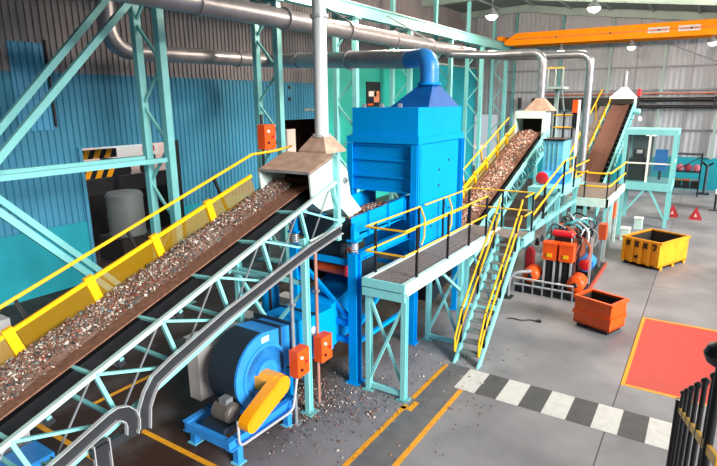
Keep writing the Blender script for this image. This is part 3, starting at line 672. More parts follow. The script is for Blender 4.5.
# ================================================================== WALKWAY AND STAIRS
WX0, WX1, WY0, WY1, WZ = -5.52, -4.64, 8.8, 14.6, 2.5
wk = thing('walkway', (-5.1, 10, 0), 'raised walkway with boarded deck and yellow rails beside the blue separator', 'walkway')
for x in (WX0, WX1): build('edge_beam', B((x-.05, WY0, WZ-.24), (x+.05, WY1, WZ+.03)), pale, wk)
build('end_beam', B((WX0-.05, WY0-.06, WZ-.14), (WX1+.05, WY0, WZ+.03)), teal, wk); build('end_beam', B((WX0-.05, WY0-.05, WZ-.34), (WX1+.05, WY0+.04, WZ-.17)), teal, wk)
n = 52
for k in range(n):
    y = WY0+.01+k*(WY1-WY0)/n; build('deck_board', B((WX0+.05, y, WZ-.035), (WX1-.05, y+(WY1-WY0)/n-.034, WZ)), grate, wk)
for y, zz in ((8.86, 0), (11.75, 0), (14.3, 0)):
    for x in (WX0+.05, WX1): 
        build('leg', MB().ibeam((x, y, .02), (x, y, WZ-.24), .11, .12, .015, (0,1,0)), teal, wk); build('foot', B((x-.12, y-.12, 0), (x+.12, y+.12, .02)), teal_d, wk)
    build('leg_tie', BM((WX0+.05, y, .12), (WX1, y, .12), .08, .1), teal, wk)
    build('leg_brace', BM((WX0+.05, y-.03, .2), (WX1, y-.03, 2.1), .055), teal, wk); build('leg_brace', BM((WX1, y+.03, .2), (WX0+.05, y+.03, 2.1), .055), teal, wk)
build('long_brace', BM((WX1, 11.75, .9), (WX1, 14.3, 2.2), .06), teal, wk)
build('long_brace', BM((WX1, 10.7, 2.2), (WX1, 11.75, 1.5), .06), teal, wk)
def rail_run(parent, pts, hts=(.55, 1.05), r=.021, m_=yellow):
    for h in hts: build('rail', MB().path([V(p_)+V(0,0,h) for p_ in pts], r, 8), m_, parent)
def rail_posts(parent, pts, h=1.08):
    for p_ in pts: build('rail_post', BM(V(p_)+V(0,0,-.1), V(p_)+V(0,0,h), .045, .05), black, parent)
rail_run(wk, [(WX0, 11.25, WZ+.03), (WX0, WY0+.03, WZ+.03), (WX1, WY0+.03, WZ+.03), (WX1, 13.45, WZ+.03)])
rail_posts(wk, [(WX0, 9.2, WZ), (WX1, 9.35, WZ), (WX1, 10.9, WZ), (WX1, 12.2, WZ), (WX1, 13.4, WZ), (WX0, 11.2, WZ), (WX0, 12.6, WZ), (WX0, 14.4, WZ)])
for a_ in (11.25, 12.9):
    build('rail', MB().path([(WX0, a_, WZ+1.08), (WX0, a_+.25, WZ+.75), (WX0, a_+.25, WZ+.3), (WX0, a_+.1, WZ+.12)], .024, 8), yellow, wk)
rail_run(wk, [(WX0, 11.5, WZ+.03), (WX0, 14.5, WZ+.03), (-3.75, 14.55, WZ+.03), (-3.75, 13.75, WZ+.03)])
# landing at the stair head
build('landing', B((WX1+.05, 13.65, WZ-.05), (-3.72, 14.6, WZ)), grate, wk)
build('landing_beam', B((WX1, 14.55, WZ-.22), (-3.68, 14.63, WZ+.03)), teal, wk); build('landing_beam', B((-3.76, 13.65, WZ-.22), (-3.68, 14.6, WZ+.03)), teal, wk)
build('landing_brace', BM((-3.75, 14.5, WZ-.15), (WX1, 14.35, 1.2), .07), teal, wk)
rail_posts(wk, [(-3.75, 14.5, WZ), (-4.6, 14.55, WZ)])

st = thing('staircase', (-4.1, 11.0, 0), 'steep teal staircase with grey treads and yellow rails rising to the walkway', 'stairs')
S0, S1 = V(0, 10.95, 0), V(0, 13.68, WZ)
n = 13
for k in range(1, n):
    t_ = k/n; y = 10.95+(13.68-10.95)*t_; z = WZ*t_
    build('tread', B((-4.36, y-.02, z-.03), (-3.84, y+.22, z)), tread_m, st)
for x in (-4.40, -3.82):
    build('stringer', MB().prism([(x-.02,10.88,0),(x-.02,11.12,0),(x-.02,13.78,WZ-.12),(x-.02,13.68,WZ+.04)], (.045,0,0)), teal, st)
    for h in (.5, .92):
        build('hand_rail', MB().path([V(x, 10.95, .28+(h-.5)*.9)]+[V(x, 10.95+2.73*t_, WZ*t_+h) for t_ in (.12, .5, 1.0)]+[V(x, 13.72, WZ+h+.1)], .026, 8), yellow, st)
    build('rail_end', MB().path([V(x, 10.95, .28), V(x, 10.93, .66)], .026, 8), yellow, st)
    for t_ in (.13, .5, .88):
        p_ = V(x, 10.95+2.73*t_, WZ*t_); build('rail_post', BM(p_, p_+V(0,0,.95), .045, .05), black, st)
for k in range(1, n):
    t_ = k/n; y = 10.95+2.73*t_; build('tread_bracket', MB().prism([(-4.39, y-.04, WZ*t_-.12), (-4.39, y+.1, WZ*t_), (-4.39, y-.04, WZ*t_+.02)], (.02,0,0)), teal, st)

# ================================================================== SECOND CONVEYOR
f2 = Frame(17.5, 2.62, .343)
u0, u1 = f2.u(12.9), f2.u(23.6)
c2 = thing('chip_conveyor', (-6.4, 18, 0), 'inclined belt conveyor with open teal truss rising behind the separator', 'conveyor')
build('belt', belt_mesh(f2, u0, u1, -6.95, -6.0, .08), belt_m, c2)
build('belt_pan', fbox(f2, u0, u1, -6.95, -5.98, -.60, -.13), black, c2)  # deep black pan, its lower part painting the shadow behind the truss
truss(f2, u0+1.2, u1, -5.66, .08, .62, .62, c2, teal, .10, .06)
truss(f2, u0+1.2, u1, -7.1, -.1, .55, 1.24, c2, teal, .08, .055)
u = u0+1.5
while u < u1:
    r_ = build('roller', T(f2.P(u, -6.95, -.36), f2.P(u, -5.95, -.36), .05, 10), grey, c2)
    build('bracket', fbox(f2, u-.04, u+.04, -5.95, -5.8, -.30, -.2), teal, r_); u += 1.24
u = u0+1.4
while u < u1-.5:
    g = build('guard_panel', fbox(f2, u+.08, u+1.18, -7.03, -7.01, -.05, .30), yel_mesh, c2)
    build('guard_frame', fbox(f2, u, u+1.2, -7.05, -6.98, .26, .36), yellow, g)
    build('guard_post', fbox(f2, u-.05, u+.06, -7.05, -6.98, -.1, .42), yellow, c2); u += 1.22
build('hand_rail', MB().path([f2.P(u0+1.5, -7.2, .75), f2.P(u1-.4, -7.2, .75)], .028, 8), yellow, c2)
for k in range(5): build('rail_post', MB().beam(f2.P(u0+1.8+k*1.9, -7.2, .75), f2.P(u0+1.8+k*1.9, -7.15, -.2), .05, .05, (1,0,0)), yellow, c2)
for y in (18.2, 22.6):
    for x in (-5.85, -7.1): build('leg', MB().ibeam((x, y, 0), (x, y, f2.P(f2.u(y), x, -.6).z), .11, .12, .015, (0,1,0)), teal, c2)
hy, hz = 23.3, 4.86
hd = build('head_hood', B((-7.05, hy, hz+.62), (-5.85, hy+1.2, hz+.70)), pale, c2)
for x in (-7.05, -5.90): build('hood_cheek', B((x, hy, hz-.5), (x+.05, hy+1.2, hz+.62)), pale, hd)
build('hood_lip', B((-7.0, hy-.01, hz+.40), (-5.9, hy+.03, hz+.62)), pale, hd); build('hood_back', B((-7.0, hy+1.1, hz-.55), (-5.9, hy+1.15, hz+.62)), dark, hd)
build('exhaust_hood', MB().rings([rect(-6.75,-5.6,23.5,hz+.70,hz+.70)[:2]+[(-5.6,24.5,hz+.70),(-6.75,24.5,hz+.70)], [(-6.36,23.85,hz+1.22),(-6.04,23.85,hz+1.22),(-6.04,24.15,hz+1.22),(-6.36,24.15,hz+1.22)]]), duststeel, c2).data.polygons.foreach_set('use_smooth', [False]*6)
build('head_drum', T((-6.95, 23.5, 4.5), (-5.95, 23.5, 4.5), .16, 16), rubber, c2)
heap(f2, u0, u1-.1, -6.85, -6.08, .10, 4200, .04, mat('heap_rose', '#8a6455', .9, c2='#684538', scale=20), chip_b, 'rusty rose coloured chips on the belt behind the blue separator')

# pale blue drive unit on its platform
pd = thing('drive_platform', (-4.5, 20, 0), 'teal platform with ramp rails carrying the pale blue box and round red motor', 'platform')
build('deck', B((-5.0, 18.6, 3.02), (-3.95, 21.8, 3.1)), teal, pd)
for x in (-4.92, -4.05):
    for y in (18.75, 21.6): build('leg', MB().ibeam((x, y, 0), (x, y, 3.02), .16, .16, .02, (0,1,0)), teal, pd)
build('edge_beam', B((-5.0, 18.5, 2.86), (-3.95, 18.6, 3.12)), teal, pd); build('edge_beam', B((-4.0, 18.5, 2.86), (-3.9, 21.8, 3.12)), teal, pd)
build('big_brace', BM((-4.03, 15.8, 2.33), (-4.03, 21.6, 2.26), .12, .17), teal_d, pd)
build('ramp_stringer', BM((-3.95, 14.75, 2.4), (-3.95, 18.5, 2.98), .05, .1), teal_d, pd)
for h in (.5, .95): build('rail', MB().path([(-3.8, 14.75, 2.42+h), (-3.9, 18.6, 3.08+h), (-3.9, 20.4, 3.08+h)], .03, 8), yellow, pd)
for y, z in ((16.2, 2.65), (18.6, 3.05), (20.3, 3.05)): build('rail_post', B((-3.9, y-.03, z-.1), (-3.84, y+.03, z+1.0)), black, pd)
bxm = thing('drive_unit', (-4.6, 20.4, 3.1), 'pale blue drive cabinet with round red motor face next to the second conveyor', 'machine')
build('cabinet', B((-4.98, 20.2, 3.42), (-4.3, 21.4, 4.58)), skyblue, bxm); build('top_tray', B((-5.02, 20.15, 4.58), (-4.26, 21.5, 4.64)), black, bxm)
for x in (-4.8, -4.64, -4.48): build('door_seam', B((x-.012, 20.17, 3.5), (x+.012, 20.2, 4.5)), teal_d, bxm)
build('lower_case', B((-4.9, 19.7, 3.1), (-4.1, 20.9, 3.5)), blue_l, bxm)
mo = build('motor', T((-4.72, 19.2, 3.35), (-4.72, 19.8, 3.35), .22, 20), blue_l, bxm); build('motor_face', MB().lathe((-4.72, 19.2, 3.35), (0,-1,0), [(0,.22),(.04,.2),(.07,.1),(.07,.01)], 20), red, mo)
t = thing('signal_post', (-4.08, 21.24, 3.1), 'white pole with orange box on top beside the pale blue cabinet', 'post')
build('pole', B((-4.12, 21.2, 3.1), (-4.05, 21.27, 6.0)), white, t); build('box', B((-4.3, 21.15, 5.55), (-4.12, 21.3, 6.0)), orange, t)
build('bracket', B((-4.26, 21.2, 5.0), (-4.12, 21.26, 5.55)), black, t)
t = thing('box_rail', (-4.7, 20.2, 4.66), 'yellow guard rail with dark posts on top of the pale blue cabinet', 'railing')
for z in (5.0, 5.45): build('rail', T((-5.0, 21.4, z), (-4.28, 21.4, z), .035, 8), yellow, t)
for x in (-4.95, -4.62, -4.3): build('rail_post', B((x-.03, 21.37, 4.64), (x+.03, 21.43, 5.6)), black, t)

# third conveyor
f3 = Frame(37.5, 5.7, .42)
u0, u1 = f3.u(26.8), f3.u(37.6)
c3 = thing('chip_conveyor', (-4.8, 33, 0), 'far inclined belt conveyor with brown bare belt rising to a white hood', 'conveyor')
build('belt', belt_mesh(f3, u0, u1, -5.3, -4.32, .07), mat('bare_belt', '#6a4438', .85, c2='#55362c', scale=8), c3); build('belt_pan', fbox(f3, u0, u1, -5.3, -4.3, -.3, -.14), black, c3)
truss(f3, u0, u1, -4.05, -.02, .6, .9, c3, teal, .10, .07); truss(f3, u0, u1, -5.5, -.1, .6, 1.8, c3, teal, .08, .06)
for k in range(7):
    u = u0+.3+k*1.6; build('guard_post', fbox(f3, u-.06, u+.06, -5.44, -5.38, -.1, .42), yellow, c3)
build('guard_rail', fbox(f3, u0, u1, -5.44, -5.39, .22, .31), yellow, c3)
build('hand_rail', MB().path([f3.P(u0, -5.9, .95), f3.P(u1, -5.9, .95)], .04, 8), yellow, c3); build('walk_edge', fbox(f3, u0, u1, -6.0, -5.5, -.2, -.14), grate, c3)
for k in range(5): u = u0+1+k*2.2; build('rail_post', MB().beam(f3.P(u, -5.9, .95), f3.P(u, -5.9, -.2), .06, .06, (1,0,0)), yellow, c3)
for y in (31.0, 36.5):
    for x in (-4.1, -5.5): build('leg', MB().ibeam((x, y, 0), (x, y, f3.P(f3.u(y), x, -.55).z), .13, .13, .02, (0,1,0)), teal, c3)
u = u0+.4
while u < u1: build('roller_bracket', fbox(f3, u-.05, u+.05, -4.3, -4.08, -.28, -.05), black, c3); u += .55
hd = build('head_hood', B((-5.5, 37.6, 6.0), (-4.05, 38.6, 6.14)), white, c3)
build('opening_shade', B((-5.45, 37.5, 5.72), (-4.1, 37.58, 6.05)), dark, hd)  # dark box painting the shade inside the hood opening
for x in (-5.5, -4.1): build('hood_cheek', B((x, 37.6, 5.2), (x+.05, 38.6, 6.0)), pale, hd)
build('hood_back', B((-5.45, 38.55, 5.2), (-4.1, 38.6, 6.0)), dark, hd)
build('exhaust_hood', MB().rings([[(-5.5,37.6,6.14),(-4.05,37.6,6.14),(-4.05,38.6,6.14),(-5.5,38.6,6.14)], [(-4.9,38.0,6.75),(-4.6,38.0,6.75),(-4.6,38.3,6.75),(-4.9,38.3,6.75)]]), white, c3).data.polygons.foreach_set('use_smooth', [False]*6)
build('exhaust_pipe', T((-4.75, 38.15, 6.7), (-4.75, 38.15, 7.7), .12, 14), galv, c3)
build('head_motor', MB().lathe((-4.05, 37.2, 5.3), (1,0,0), [(0,.16),(.35,.16),(.42,.1)], 16), teal, c3)
build('motor_cap', MB().lathe((-3.65, 36.9, 4.85), (1,0,0), [(0,.17),(.12,.15),(.16,.02)], 16), white, c3)
build('signal_lamp', T((-3.85, 37.6, 5.2), (-3.85, 37.6, 6.5), .05, 8), black, c3); build('lamp_head', T((-3.85, 37.6, 6.2), (-3.85, 37.6, 6.62), .12, 10), red, c3)

# rear service platform with rails
ps = thing('service_platform', (-3.7, 22.8, 0), 'teal service platform with yellow rails at the foot of the far conveyor', 'platform')
PX0, PX1, PY0, PY1, PZ = -4.5, -2.95, 21.9, 26.6, 2.3
for k in range(22): y = PY0+k*(PY1-PY0)/22; build('deck_board', B((PX0, y, PZ-.04), (PX1, y+(PY1-PY0)/22-.02, PZ)), grate, ps)
build('edge_beam', B((PX0, PY0-.08, PZ-.28), (PX1+.08, PY0, PZ+.04)), pale, ps); build('edge_beam', B((PX1, PY0-.08, PZ-.28), (PX1+.08, PY1, PZ+.04)), pale, ps); build('edge_beam', B((PX0-.08, PY0-.08, PZ-.28), (PX0, PY1, PZ+.04)), teal, ps)
for x in (PX0+.05, PX1):
    for y in (PY0+.05, PY1-.1): build('leg', MB().ibeam((x, y, 0), (x, y, PZ-.28), .13, .13, .02, (0,1,0)), teal, ps)
rail_run(ps, [(PX0, PY1, PZ), (PX0, PY0, PZ), (PX1-.1, PY0, PZ), (PX1+.04, PY0+.3, PZ), (PX1+.04, PY1, PZ)], (.5, 1.0), .035)
rail_posts(ps, [(PX0, PY0, PZ), (-3.75, PY0-.03, PZ), (PX1, PY0, PZ), (PX1+.04, 24, PZ), (PX1+.04, PY1, PZ)], 1.03)
build('gate', MB().path(arc([(PX0-.05, PY0-.1, PZ+.1), (PX0-.05, PY0-.1, PZ+1.1), (PX0-.5, PY0-.3, PZ+1.1), (PX0-.5, PY0-.3, PZ+.1)], .15), .045, 8), yel_guard, ps)
build('gate_bar', T((PX0-.05, PY0-.1, PZ+.6), (PX0-.5, PY0-.3, PZ+.6), .06, 8), yel_guard, ps)
for y in (23.4, 25.0): build('leg', BM((PX1+.02, y, 0), (PX1+.02, y, PZ-.28), .1, .1), pale, ps)
build('leg_brace', BM((PX1+.02, PY0+.1, .4), (PX1+.02, 23.4, PZ-.3), .07), teal, ps)
build('side_panel', B((PX1+.0, 24.1, 1.2), (PX1+.06, 24.6, 1.8)), orange, ps)

# ================================================================== HYDRAULIC UNIT
hu = thing('hydraulic_unit', (-3.9, 18.2, 0), 'hydraulic power pack with orange tanks and tangled hoses under the drive platform', 'machine')
HX0, HX1, HY0, HY1 = -4.7, -2.65, 16.6, 21.0
build('skid', B((HX0, HY0, .06), (HX1, HY1, .16)), black, hu)
build('skid_edge', B((HX1-.02, HY0, .0), (HX1+.06, HY1, .14)), mat('rust_red', '#a5402a', .5), hu); build('skid_edge', B((HX0, HY0-.06, .0), (HX1, HY0, .12)), black, hu)
for z in (.28, .48): build('front_bar', T((HX0, HY0-.1, z), (HX1-.25, HY0-.1, z), .03, 8), silver, hu)
for k in range(7): x = HX0+k*(HX1-.25-HX0)/6; build('front_post', B((x-.02, HY0-.12, 0), (x+.02, HY0-.08, .5)), grey, hu)
for x0 in (-3.98, -3.48):
    bxo = build('valve_box', B((x0, 16.95, 1.08), (x0+.42, 17.3, 1.60)), orange, hu)
    build('badge', B((x0+.13, 16.93, 1.18), (x0+.29, 16.95, 1.3)), yellow, bxo); build('lid', B((x0-.02, 16.93, 1.58), (x0+.44, 17.32, 1.64)), orange, bxo)
    for i in range(3): build('support', B((x0+.04+i*.15, 17.0, .16), (x0+.10+i*.15, 17.08, 1.08)), silver if i % 2 == 0 else black, hu)
build('manifold', B((-3.95, 17.05, .3), (-3.05, 17.4, 1.0)), black, hu)
build('accumulator', MB().lathe((-3.85, 17.5, 1.86), (1,0,0), [(0,.04),(.04,.11),(.62,.11),(.68,.05)], 18), red, hu)
build('accumulator_stand', B((-3.75, 17.45, .16), (-3.25, 17.53, 1.76)), black, hu)
for x, r, dz in ((-4.28, .25, .1), (-2.9, .26, .02)):
    dm = build('drum', MB().lathe((x, 16.75, .42+dz), (0,1,0), [(0,.1),(.04,r*.85),(.08,r),(.62,r),(.68,r*.8)], 24), orange, hu); build('drum_cap', MB().lathe((x, 16.72, .42+dz), (0,1,0), [(0,.05),(.04,.1)], 12), black, dm)
build('pump', MB().lathe((-2.95, 18.6, .62), (0,1,0), [(0,.1),(.03,.26),(.6,.26),(.66,.1)], 20), blue_l, hu); build('pump_face', MB().lathe((-2.95, 18.57, .62), (0,-1,0), [(0,.2),(.03,.12),(.03,.01)], 16), red, hu)
build('pump_stand', B((-3.15, 18.65, .16), (-2.75, 19.2, .4)), black, hu)
build('oil_tank', B((-3.92, 18.0, .16), (-3.25, 20.2, 1.2)), mat('tank_brown', '#8a3d22', .5, c2='#6e2e19', scale=3), hu)
build('panel', B((-2.85, 20.0, 1.2), (-2.6, 20.4, 1.75)), mat('panel_rust', '#b5481f', .5), hu); build('panel_post', B((-2.8, 20.2, 0), (-2.72, 20.3, 1.2)), grey, hu)
build('frame_post', B((-2.75, 18.0, .1), (-2.68, 18.07, 1.7)), silver, hu); build('frame_post', B((-2.75, 20.8, .1), (-2.68, 20.87, 2.1)), silver, hu)
build('side_tank', MB().lathe((-4.5, 17.5, .16), (0,0,1), [(0,.16),(1.0,.16),(1.12,.08)], 18), red, hu)
random.seed(21)
hose_cols = [rubber, rubber, grey, rubber, mat('hose_orange', '#c95a2a', .5), silver, rubber, mat('hose_teal', '#3f8f96', .5)]
for i in range(46):
    c_ = V(random.uniform(-4.0, -2.95), random.uniform(17.7, 20.3), random.uniform(1.15, 1.6)); R_ = random.uniform(.22, .5); az = random.uniform(0, PI); a0 = random.uniform(-.6, .3); a1 = a0+random.uniform(2.2, 4.2)
    hd_ = V(math.cos(az), math.sin(az), 0); pts = []
    for k in range(17):
        t_ = a0+(a1-a0)*k/16; pts.append(c_+hd_*R_*math.cos(t_)+V(0,0,1)*R_*1.15*math.sin(t_)+V(.04*math.sin(3*t_), .04*math.cos(2*t_), 0))
    build('hose', MB().path(pts, random.uniform(.025, .042), 7), hose_cols[i % 8], hu)
for i in range(12):
    x, y, z = random.uniform(-4.5, -3.3), random.uniform(17.6, 19.9), random.uniform(1.2, 1.5)
    build('fitting', MB().lathe((x, y, z), (0,0,1), [(0,.07),(.16,.07),(.16,.04),(.24,.04)], 8), (grey, orange, black, silver)[i % 4], hu)
hp = thing('pipe_hoop', (-4.9, 16.1, 0), 'grey bent guard hoop standing between the stairs and the power pack', 'guard hoop')
build('hoop', MB().path(arc([(-4.72, 16.0, 0), (-4.72, 16.05, .75), (-4.15, 16.4, .8)], .45), .055, 10), grey, hp)
build('foot', B((-4.95, 15.7, 0), (-4.55, 16.1, .02)), black, hp)

# ================================================================== SKIPS
def quadbox(corner, dx, dy, h):
    c = V(*corner, 0); a = V(*dx, 0); b = V(*dy, 0); return c, a, b
def skip(name, lab, corner, L, W, h, ang, m_, ribs):
    t = thing(name, (corner[0], corner[1], 0), lab, 'skip'); ca, sa = math.cos(ang), math.sin(ang)
    def Q(x, y, z): return V(corner[0]+x*ca-y*sa, corner[1]+x*sa+y*ca, z)
    def bx(x0, y0, z0, x1, y1, z1, fl=0.):
        k0 = fl*(z0/h); k1 = fl*(z1/h)
        return MB().add([Q(x0,y0,z0),Q(x1,y0,z0),Q(x1,y1,z0),Q(x0,y1,z0),Q(x0,y0,z1),Q(x1,y0,z1),Q(x1,y1,z1),Q(x0,y1,z1)], [(0,3,2,1),(4,5,6,7),(0,1,5,4),(1,2,6,5),(2,3,7,6),(3,0,4,7)])
    e = .05; z0 = .12
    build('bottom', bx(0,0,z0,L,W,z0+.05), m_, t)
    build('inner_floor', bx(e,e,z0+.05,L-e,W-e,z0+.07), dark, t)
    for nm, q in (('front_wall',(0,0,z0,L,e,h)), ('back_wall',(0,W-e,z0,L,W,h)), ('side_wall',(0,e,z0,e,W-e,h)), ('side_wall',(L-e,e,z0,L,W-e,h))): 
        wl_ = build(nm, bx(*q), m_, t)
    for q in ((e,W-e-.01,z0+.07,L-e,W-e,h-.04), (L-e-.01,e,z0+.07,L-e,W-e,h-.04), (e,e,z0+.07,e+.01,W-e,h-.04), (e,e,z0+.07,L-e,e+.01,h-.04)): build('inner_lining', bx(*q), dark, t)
    for q in ((-.04,-.04,h-.06,L+.04,e,h+.02), (-.04,W-e,h-.06,L+.04,W+.04,h+.02), (-.04,e,h-.06,e,W-e,h+.02), (L-e,e,h-.06,L+.04,W-e,h+.02)): build('rim', bx(*q), m_, t)
    for x in (.08, L-.33): build('skid', bx(x,.05,0,x+.25,W-.05,z0), black, t)
    if ribs == 'v':
        for k in range(5): x = .02+k*(L-.14)/4; build('rib', bx(x,-.07,z0,x+.12,0,h-.06), m_, t)
        for k in range(3): y = .1+k*(W-.3)/2; build('foot', bx(L-.05,y,0,L+.0,y+.15,z0), m_, t)
        return t, Q
    for z in (h*.5,): 
        build('band', bx(-.035,-.035,z-.05,L+.035,0,z+.05), m_, t); build('band', bx(L,0,z-.05,L+.035,W,z+.05), m_, t); build('band', bx(-.035,0,z-.05,0,W,z+.05), m_, t)
    return t, Q
t, Q = skip('yellow_skip', 'open yellow ribbed scrap skip with dark stencil marks on the concrete', (-2.22, 21.83), 1.42, 1.95, 1.02, math.atan2(21.24-21.82, -0.89+2.21), skip_yel, 'v')
def bar(p_, q_, wd=.045): return MB().beam(p_, q_, wd, .012, (0,0,1))
for k in range(4):
    cx = .22+k*.325
    if k < 3:
        build('stencil_mark', MB().beam(Q(cx-.07,-.012,.72), Q(cx+.07,-.012,.92), .03, .05), black, t); build('stencil_mark', MB().beam(Q(cx-.07,-.014,.92), Q(cx+.07,-.014,.72), .03, .05), black, t)
    else:
        build('stencil_mark', MB().beam(Q(cx-.07,-.012,.9), Q(cx+.08,-.012,.9), .03, .05), black, t); build('stencil_mark', MB().beam(Q(cx+.07,-.012,.9), Q(cx-.02,-.012,.7), .03, .05), black, t)
build('stencil_mark', MB().beam(Q(.5,-.012,.32), Q(.62,-.012,.38), .03, .1), black, t)
skip('orange_skip', 'small open orange skip with a middle band standing near the red pad', (-2.50, 14.70), 1.02, .78, .86, math.atan2(14.35-14.72, 1.0), orange, 'h')

# ================================================================== CABIN
cb = thing('control_cabin', (-2.2, 29, 0), 'raised teal control cabin with large glass panes on braced legs', 'cabin')
CX0, CX1, CY0, CY1, CZ0, CZ1 = -3.32, -1.24, 29.0, 31.2, 1.75, 4.62
build('floor_slab', B((CX0-.08, CY0-.08, CZ0), (CX1+.08, CY1+.08, CZ0+.38)), teal, cb); build('roof_slab', B((CX0-.08, CY0-.08, CZ1-.25), (CX1+.08, CY1+.08, CZ1)), teal, cb)
for x in (CX0, CX1-.0):
    for y in (CY0, CY1): build('corner_post', B((x-.08, y-.08, CZ0+.38), (x+.08, y+.08, CZ1-.25)), teal, cb)
build('mullion', B(((CX0+CX1)/2-.05, CY0-.04, CZ0+.38), ((CX0+CX1)/2+.05, CY0+.04, CZ1-.25)), white, cb)
build('transom', B((CX0, CY0-.035, 3.0), (CX1, CY0+.035, 3.07)), white, cb)
build('transom', B((CX1-.03, CY0, 3.0), (CX1+.03, CY1, 3.07)), white, cb)
xm = (CX0+CX1)/2
for x0, x1 in ((CX0+.08, xm-.05), (xm+.05, CX1-.08)):
    for z0, z1 in ((CZ0+.4, 3.0), (3.07, CZ1-.26)): build('pane', B((x0, CY0-.006, z0), (x1, CY0+.006, z1)), glass, cb)
for z0, z1 in ((CZ0+.4, 3.0), (3.07, CZ1-.26)): build('pane', B((CX1-.006, CY0+.08, z0), (CX1+.006, CY1-.08, z1)), glass, cb)
build('back_panel', B((CX0, CY1-.03, CZ0+.38), (xm, CY1+.03, CZ1-.25)), mat('cabin_grey', '#6f7c7e', .6), cb); build('side_panel', B((CX0-.03, CY0+.08, CZ0+.38), (CX0+.03, CY1-.08, CZ1-.25)), mat('cabin_grey', '#6f7c7e', .6), cb)
for x in (CX0+.05, CX1-.02):
    for y in (CY0+.02, CY1-.02): build('leg', MB().ibeam((x, y, 0), (x, y, CZ0), .15, .15, .02, (0,1,0)), teal, cb)
build('brace', BM((CX1-.02, CY0, .3), (-2.05, CY0, CZ0), .09), teal, cb); build('brace', BM((CX0+.05, CY0, .3), (-2.3, CY0, CZ0), .09), teal, cb); build('brace', BM((CX1-.02, CY0, .3), (CX1-.02, 30.6, CZ0), .09), teal, cb)
t = thing('control_console', (-2.8, 30, CZ0+.38), 'black control console with white screen inside the glass cabin', 'console')
build('body', B((-3.15, 29.5, CZ0+.38), (-2.35, 30.2, 3.2)), black, t); build('hood', B((-3.0, 29.6, 3.2), (-2.5, 30.1, 3.65)), black, t); build('screen', B((-2.85, 29.58, 3.45), (-2.6, 29.6, 3.62)), white, t)
t = thing('swivel_chair', (-1.8, 30.3, CZ0+.38), 'blue swivel seat inside the glass cabin', 'chair')
build('pedestal', T((-1.8, 30.3, CZ0+.38), (-1.8, 30.3, 2.6), .06), black, t); build('seat', B((-2.1, 30.0, 2.6), (-1.55, 30.5, 2.72)), blue_l, t); build('backrest', B((-2.1, 30.42, 2.75), (-1.55, 30.55, 3.6)), blue_l, t)
t = thing('cabin_light', (-2.3, 29.6, 4.3), 'small lit lamp under the roof of the glass cabin', 'lamp')
build('lens', B((-2.5, 29.5, 4.3), (-2.1, 29.6, 4.345)), emit('cabin_lens', '#fff4e0', 4), t); build('tray', B((-2.55, 29.45, 4.345), (-2.05, 29.65, 4.37)), white, t)

# ================================================================== FAR FLOOR ITEMS
for k, (x, y) in enumerate(((-1.1, 32.2), (-.05, 32.0))):
    t = thing('warning_sign', (x, y, 0), ('red folding triangle floor sign next to the cabin leg', 'red folding triangle floor sign farther from the cabin')[k], 'sign', 'red floor signs')
    for s in (-1, 1):
        fr = build('panel', MB().prism([(x-.29, y+s*.22, .0), (x+.29, y+s*.22, .0), (x, y+s*.02, .66)], (0, .03*s, 0)), mat('sign_red', '#a51d27', .5), t)
        build('symbol', MB().prism([(x-.07, y+s*.2-.04, .16), (x+.07, y+s*.2-.04, .16), (x, y+s*.14-.04, .34)], (0, .01, 0)), mat('symbol_pale', '#e8b7b2', .5), fr)
t = thing('storage_rack', (-.5, 40, 0), 'dark metal rack holding pink bundles against the turquoise wall', 'rack')
for x in (-1.55, -.15):
    for y in (39.6, 40.4): build('upright', B((x-.04, y-.04, 0), (x+.04, y+.04, 2.7)), black, t)
for z in (.5, 1.5, 2.6): build('shelf', B((-1.59, 39.56, z), (-.11, 40.44, z+.06)), black, t)
build('cross_brace', BM((-1.55, 39.6, 1.56), (-.15, 39.6, 2.55), .05), black, t)
for i, (x, z) in enumerate(((-1.28, 1.56), (-.83, 1.56), (-.38, 1.56))):
    t = thing('bundle', (x, 40, z), ('pink wrapped bundle at the cabin end of the dark rack', 'dark red wrapped bundle in the middle of the dark rack', 'pink wrapped bundle at the open end of the dark rack')[i], 'bundle', 'bundles on the rack')
    build('wrap', MB().lathe((x, 39.7, z+.22), (0,1,0), [(0,.12),(.05,.21),(.5,.21),(.56,.1)], 14), (mat('pink', '#c46a80', .6), mat('wine', '#8c2b3f', .6), mat('pink', '#c46a80', .6))[i], t); build('band', MB().lathe((x, 39.9, z+.22), (0,1,0), [(0,.2),(0,.22),(.08,.22),(.08,.2)], 14), black, t)
for i, x in enumerate((-1.29, -.84, -.39)):
    t = thing('crate', (x, 39.9, .56), ('dark crate with olive lid on the low rack shelf by the cabin', 'dark crate with brick lid on the low rack shelf centre', 'dark crate with grey lid on the low rack shelf end')[i], 'crate', 'crates on the rack')
    build('box', B((x-.2, 39.65, .56), (x+.2, 40.3, .98)), black, t); build('lid', B((x-.205, 39.64, .98), (x+.205, 40.31, 1.03)), (mat('olive', '#7c7a3a', .6), mat('brick', '#a5532f', .6), grey)[i], t)
t = thing('drill_stand', (.2, 41, 0), 'slim dark machine stand with forked head by the turquoise wall', 'machine stand')
build('base', B((-.1, 40.7, 0), (.5, 41.3, .08)), black, t); build('column', T((.2, 41, .08), (.2, 41, 1.9), .09), mat('stand_navy', '#2f4653', .5), t); build('head', BM((-.1, 41, 2.05), (.2, 41, 1.8), .12), black, t); build('head', BM((.5, 41, 2.05), (.2, 41, 1.8), .12), black, t)
t = thing('work_table', (1.2, 35.3, 0), 'dark steel table with a white sheet on top beside the far wall', 'table')
build('top', B((.7, 34.9, .85), (2.4, 35.9, .93)), mat('slate', '#39414c', .5), t)
for x in (.78, 2.3):
    for y in (35.0, 35.8): build('leg', B((x-.04, y-.04, 0), (x+.04, y+.04, .85)), black, t)
